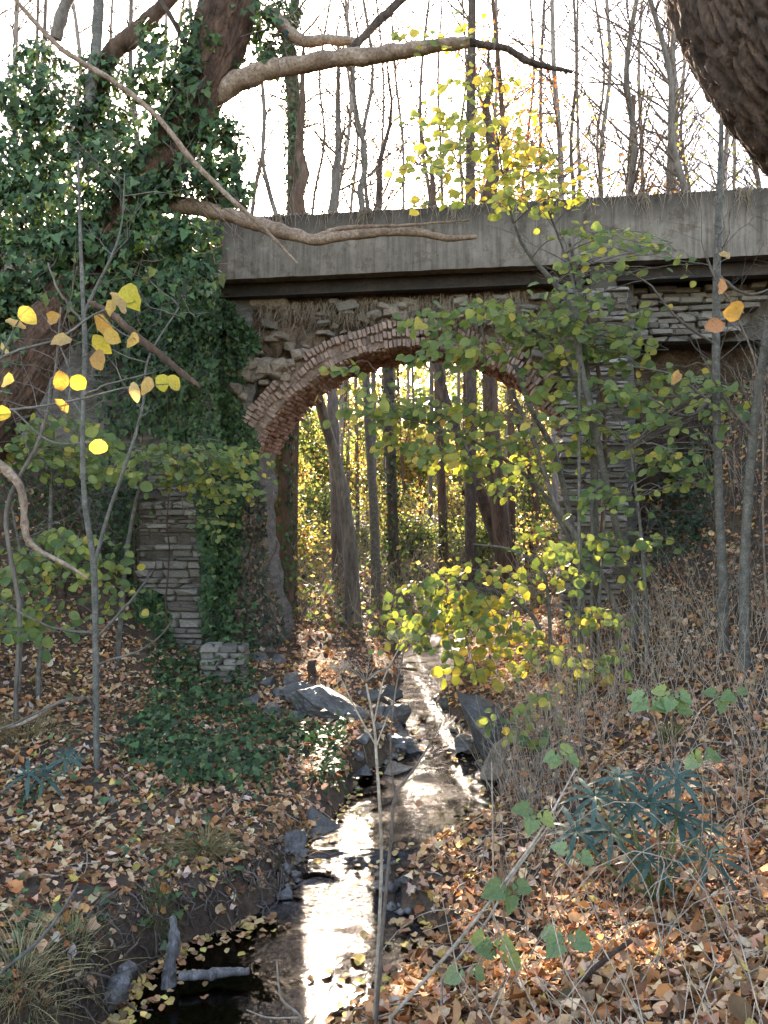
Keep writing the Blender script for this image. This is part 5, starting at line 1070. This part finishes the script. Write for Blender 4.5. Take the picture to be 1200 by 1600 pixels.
hellebore('large hellebore with dark blue green fingered leaves on the right bank', (1030, 1400), [(967, 1215), (1057, 1215), (930, 1245), (1017, 1255), (955, 1302), (1015, 1345), (1103, 1338), (1095, 1295), (1060, 1275), (985, 1265), (900, 1300)], .205, 10)
hellebore('small hellebore clump in the litter of the left bank', (55, 1235), [(45, 1210), (70, 1215), (105, 1185)], .2, 9)
hellebore('small dark hellebore beside the forked sapling', (110, 1200), [(100, 1178), (118, 1190)], .15, 8)
def serrate(c):
    """broad toothed bramble leaflet"""
    w_ = [(0, 0), (.2, .06), (.34, .2), (.3, .24), (.42, .4), (.36, .44), (.4, .6), (.3, .64), (.28, .78), (.18, .82), (.1, .93), (0, 1)]
    V = [(0, y, -.3 * y * y) for y in (0, .3, .6, 1)]; R_ = [(x, y, .55 * x - .3 * y * y + (.04 if k % 2 else -.03)) for k, (x, y) in enumerate(w_[1:-1])]; Lf = [(-x, y, z) for x, y, z in R_]
    V = np.array(V + R_ + Lf); o1, o2 = 4, 4 + len(R_); f = []
    rib = lambda y: 0 if y < .15 else (1 if y < .45 else 2)
    for o_ in (o1, o2):
        seq = [0] + [o_ + k for k in range(len(R_))] + [3]
        for a_, b_ in zip(seq[:-1], seq[1:]):
            m_ = rib((V[a_][1] + V[b_][1]) / 2); 
            if m_ in (a_, b_): m_ = 1 if 1 not in (a_, b_) else 2
            f.append((a_, b_, m_) if o_ == o1 else (b_, a_, m_))
        for ya, yb, ma, mb_ in ((.15, 0, 0, 1), (.45, 0, 1, 2), (1, 0, 2, 3)):
            ks = [q for q in seq if V[q][1] <= ya and q > 3]
            if ks and ma != 2: f.append((ma, ks[-1], mb_) if o_ == o1 else (ks[-1], ma, mb_))
    return leaf_mesh('leaf', (V, np.array(f)), c, 'leaf_green')
LV['bramble'] = [serrate(c) for c in ((.17, .26, .13), (.22, .31, .17), (.13, .2, .09), (.26, .32, .12))]
def bramble(label, clusters, base, d, s):
    q = G(*base, dmax=20); root = thing('bramble', q, label, 'plant', None)
    for (px, py, n) in clusters:
        c = P(px, py, d); g = MB(); m = (q + c) / 2 + np.array([random.gauss(0, .06), random.gauss(0, .05), .05]); tube(g, spline(np.array([q - [0, 0, .03], m, c]), 12), np.linspace(.0045, .002, 12), 5, (1, .9, .8)); g.build('stem', 'dry_stem', root)
        for k in range(n):
            a = math.pi * (k + .5) / n + random.uniform(-.3, .3) if n > 1 else 1.5; a = 2 * math.pi * k / n + random.uniform(-.4, .4)
            tip = np.array([math.cos(a), .25 * random.gauss(0, 1), .45 * math.sin(a) - .3]); leaf_obj(root, 'bramble', c + tip * .012, (random.gauss(0, .25), -.75, .8), tip, s * random.uniform(.8, 1.1))
    return root
bramble('bramble shoot with a fan of pale leaves above the dry grass tuft', [(1015, 1095, 3), (1050, 1085, 3), (1045, 1105, 2)], (1040, 1330), 4.2, .115)
bramble('bramble shoot with small pale leaves on the upper right bank', [(1150, 1085, 3), (1125, 1090, 3)], (1150, 1330), 4.3, .09)
bramble('bramble sprig with drooping pale leaves by the dry weeds', [(878, 1180, 4)], (880, 1400), 4.2, .1)
bramble('pair of bright lobed bramble leaves above the hellebore', [(1075, 1175, 1), (1098, 1185, 2)], (1090, 1390), 3.9, .11)
bramble('bramble shoot with three pale leaves left of the hellebore', [(835, 1270, 3)], (850, 1440), 3.7, .105)
bramble('bramble shoot with broad leaves over the stream side litter', [(795, 1385, 3)], (800, 1520), 3.4, .115)
bramble('bramble leaves low among the litter below the hellebore', [(882, 1462, 3)], (890, 1550), 3.2, .11)
bramble('bramble shoot low at the near edge of the stream bank', [(730, 1518, 2), (770, 1470, 2), (780, 1490, 2)], (745, 1590), 3.3, .095)
bramble('single bramble shoot in front of the hellebore leaves', [(895, 1335, 2)], (900, 1480), 3.4, .1)

def weed_clump(label, base, n, h, spread, seed, lean=(0, 0), mat='dry_stem', group=None, name='dry_weed', rad=.0028):
    q = G(*base); r = np.random.default_rng(seed + 7000); g = MB()
    for k in range(n):
        x, y = q[0] + r.normal() * spread, q[1] + r.normal() * spread; z = H1(x, y) - .02; hh = h * r.uniform(.5, 1.15); dr = np.array([r.normal() * .22 + lean[0], r.normal() * .2 + lean[1], 1]); t = np.linspace(0, 1, 7)[:, None]
        p = np.array([x, y, z]) + dr * hh * t + np.array([r.normal() * .12, r.normal() * .1, -.1]) * hh * t * t + r.normal(size=(7, 3)) * .006; c = (r.uniform(.55, 1.35),) * 3
        tube(g, p, np.linspace(rad * 1.3, rad * .5, 7), 4, c)
        for j in range(r.integers(1, 5)):
            b0 = p[r.integers(2, 7)]; d2 = unit(dr + r.normal(size=3) * .6); tube(g, b0 + d2 * hh * r.uniform(.12, .35) * np.linspace(0, 1, 4)[:, None], np.linspace(rad * .7, rad * .3, 4), 3, c)
    return tag(g.build(name, mat, origin=q), label, 'dry weed' if name == 'dry_weed' else 'grass', group)
WL = ['beside the right outcrop', 'behind the outcrop', 'below the low hazel', 'below the hazel thicket', 'at the foot of the hazel stems', 'below the mottled sapling', 'left of the big hellebore', 'below the leaning sapling', 'at the stream side of the leaf bank', 'at the foot of the right pier', 'beside the grey hazel stem', 'behind the mottled sapling', 'on the slope by the leaning sapling', 'right of the bramble leaf pair', 'right of the big hellebore', 'by the broad bramble leaves', 'in front of the big hellebore', 'on the embankment behind the leaning sapling', 'on the embankment under the deck', 'high on the right embankment']
for k, (px, py, n, h, sp) in enumerate([(835, 1240, 26, .8, .14), (850, 1180, 26, .9, .2), (900, 1150, 26, .95, .22), (960, 1130, 26, .9, .25), (1020, 1080, 24, .9, .25), (1080, 1050, 24, .9, .25), (880, 1250, 22, .6, .2), (1150, 1100, 22, .8, .25), (830, 1310, 16, .5, .12), (940, 1050, 24, .9, .25), (1000, 1000, 22, .9, .3), (1080, 960, 22, .9, .3), (1160, 980, 20, .8, .3), (1180, 1200, 16, .6, .2), (1100, 1230, 16, .5, .2), (820, 1400, 12, .4, .15), (980, 1420, 12, .35, .15), (1160, 760, 26, .9, .35), (1120, 640, 26, .8, .35), (1190, 620, 24, .8, .35)]):
    weed_clump('clump of dry straw coloured weed stems ' + WL[k], (px, py), int(n * 1.5), h, min(sp, .2), k, (-.12, 0), group='dry weed clumps on the right bank')
for k, (px, py) in enumerate([(800, 1260), (850, 1040)]): weed_clump('dry weed stems leaning over the right edge of the stream', (px + 30, py), 14, .7, .08, 50 + k, (-.45, -.1), group='weeds leaning over the stream edge')
# grass tufts
def tuft(label, base, n, h, spread, seed, col, flop=.8):
    q = G(*base); r = np.random.default_rng(seed + 8000); g = MB()
    for k in range(n):
        a = r.uniform(0, 6.28); x, y = q[0] + math.cos(a) * spread * r.random(), q[1] + math.sin(a) * spread * r.random(); hh = h * r.uniform(.5, 1.2); o_ = np.array([math.cos(a), math.sin(a) - .3, 0]) * flop * r.uniform(.3, 1.2)
        t = np.linspace(0, 1, 6)[:, None]; p = np.array([x, y, H1(x, y) - .01]) + hh * (np.array([0, 0, 1.0]) * (t - .55 * t**2) + o_ * t**1.6)
        tube(g, p, np.linspace(.003, .001, 6), 3, np.array(col) * r.uniform(.6, 1.3))
    return tag(g.build('grass_tuft', 'grass', origin=q), label, 'grass')
mat_surface('grass', [(0.3, (0.16, 0.13, 0.07)), (0.7, (0.36, 0.3, 0.17))], 10, bs=0.1, use_attr=True)
tuft('dry straw grass tuft hanging over the bank by the stump', (30, 1540), 260, .34, .16, 1, (1, .95, .8), 1.0)
tuft('brown drooping grass tuft on the left bank above the pool', (320, 1335), 240, .3, .14, 2, (.75, .7, .5), 1.0)
tuft('sparse dry grass among leaves by the left hellebore', (40, 1150), 220, .3, .4, 3, (.9, .8, .6))
tuft('green brown grass tuft below the bramble fan', (1045, 1160), 220, .28, .07, 4, (.55, .65, .4), .35)
tuft('small green grass at the overhang of the pool bank', (245, 1430), 90, .16, .1, 5, (.5, .75, .35))
tuft('dry grass strands lying on the litter beside the pool', (110, 1490), 130, .3, .16, 6, (.8, .8, .55), 1.1)
tuft('thin dry grass on the left bank between sapling and stream', (460, 1330), 90, .25, .2, 7, (.8, .65, .5), 1.1)

# tall dry umbel stalks in front of the stream
def stalk(label, paths, seed, umbel=None, mat='dry_stem', base=None):
    p0, r0 = pxpath(paths[0], 24); q = np.array([p0[0][0], p0[0][1], H1(p0[0][0], p0[0][1])]); root = thing('dry_stalk', q, label, 'dry weed')
    for k, pth in enumerate(paths):
        p, rd = pxpath(pth, 24)
        if k == 0 and p[0][2] > q[2] - .03: p = np.vstack([q - [0, 0, .05], p]); rd = np.concatenate([[rd[0]], rd])
        g = MB(); tube(g, p, rd, 6); g.build('stem' if k == 0 else 'side_stem', mat, root, smooth=True)
    for (px, py, d, L) in umbel or []:
        c = P(px, py, d); g = MB()
        for k in range(13):
            a = 2 * math.pi * k / 13; e = c + np.array([math.cos(a), math.sin(a), .55 + .3 * random.random()]) * L; tube(g, np.vstack([c, (c + e) / 2 + [0, 0, .01], e]), [.0015, .0013, .001], 3)
            for j in range(5): f = e + rng.normal(size=3) * .012 + [0, 0, .012]; tube(g, np.vstack([e, (e + f) / 2, f]), [.001, .0009, .0008], 3)
        o = g.build('umbel', mat, root); o['kind'] = 'stuff'
    return root
stalk('tall pale dry umbel stalk standing before the stream', [[(582, 1640, 3.3, 3.5), (590, 1500, 3.3, 3.2), (596, 1330, 3.3, 3), (588, 1180, 3.3, 2.6), (584, 1130, 3.3, 2.3), (572, 1068, 3.3, 1.8)], [(588, 1165, 3.3, 1.8), (562, 1120, 3.3, 1.5), (530, 1055, 3.3, 1)], [(584, 1130, 3.3, 1.8), (600, 1060, 3.3, 1.4), (625, 1010, 3.3, 1)], [(588, 1165, 3.3, 1.6), (605, 1120, 3.3, 1)]], 1, [(572, 1066, 3.3, .1), (530, 1055, 3.3, .04), (625, 1010, 3.3, .05)])
stalk('forked brown stalk crossing in front of the bright water', [[(585, 1640, 3.2, 3.4), (598, 1450, 3.2, 3.2), (612, 1300, 3.2, 3), (618, 1245, 3.2, 3.2), (655, 1190, 3.2, 1.8), (690, 1130, 3.2, 1.2)], [(617, 1245, 3.2, 2), (610, 1170, 3.2, 1.6), (618, 1080, 3.2, 1.4), (635, 1000, 3.2, 1)]], 2, mat='twig')
stalk('long straw stalk leaning across the near right litter', [[(610, 1590, 3.1, 3), (700, 1490, 3.3, 3), (780, 1390, 3.5, 2.6), (850, 1290, 3.7, 2), (900, 1200, 3.9, 1.3)]], 3)
stalk('second straw stalk leaning beside the broad bramble leaves', [[(690, 1530, 3.4, 2.2), (760, 1440, 3.5, 2.2), (800, 1370, 3.6, 1.8), (880, 1260, 3.8, 1.2)]], 4)
stalk('thin upright reddish stalk in front of the leaf bank', [[(772, 1480, 4.6, 1.6), (770, 1300, 4.6, 1.4), (768, 1190, 4.6, 1)]], 5)
stalk('pale branching twig in the dark pool at the near edge', [[(480, 1640, 3.6, 2.5), (470, 1590, 3.6, 2.2), (440, 1560, 3.6, 1.8), (432, 1500, 3.6, 1.2)], [(470, 1590, 3.6, 1.8), (420, 1590, 3.6, 1.3), (385, 1578, 3.6, 1)], [(475, 1610, 3.6, 1.8), (510, 1560, 3.6, 1.3), (530, 1480, 3.6, 1)]], 6)

# grey tangle of dead twigs on the right embankment, arching canes on the right bank
g = MB()
for k in range(330):
    q = G(random.uniform(985, 1260), random.uniform(560, 980)); a = random.uniform(0, 6.28); L = random.uniform(.4, 1.3); t = np.linspace(0, 1, 9)[:, None]
    dr = np.array([math.cos(a) * .7, math.sin(a) * .4 - .3, random.uniform(.3, 1.1)]); p = q + dr * L * t - np.array([0, 0, .6 * L]) * t**2.4 + rng.normal(size=(9, 3)) * .015; c = (random.uniform(.7, 1.5),) * 3
    tube(g, p, np.linspace(.005, .0018, 9), 4, c)
    for j in range(3): b0 = p[random.randint(2, 7)]; tube(g, b0 + unit(dr + rng.normal(size=3) * .7) * L * .35 * np.linspace(0, 1, 5)[:, None] + rng.normal(size=(5, 3)) * .008, np.linspace(.003, .0012, 5), 3, c)
tag(g.build('dead_twigs', 'bark_sapling'), 'grey tangle of dead twigs on the right embankment', 'twigs', None, 'stuff')
g = MB()
for k in range(120):
    q = G(random.uniform(760, 1230), random.uniform(980, 1300) if k % 3 else random.uniform(1300, 1580)); a = random.uniform(0, 6.28); L = random.uniform(.5, 1.2); t = np.linspace(0, 1, 11)[:, None]
    p = q + np.array([math.cos(a), math.sin(a), 0]) * L * t + np.array([0, 0, random.uniform(.25, .7) * L]) * (4 * t * (1 - t)) * (1.1 - .4 * t) + rng.normal(size=(11, 3)) * .01
    p[:, 2] = np.maximum(p[:, 2], H(p[:, 0], p[:, 1]) + .01); tube(g, p, np.linspace(.0032, .0014, 11), 4, (random.uniform(.5, 1.3),) * 3)
tag(g.build('bramble_canes', 'dry_stem'), 'thin arching dead canes over the right bank', 'canes', None, 'stuff')
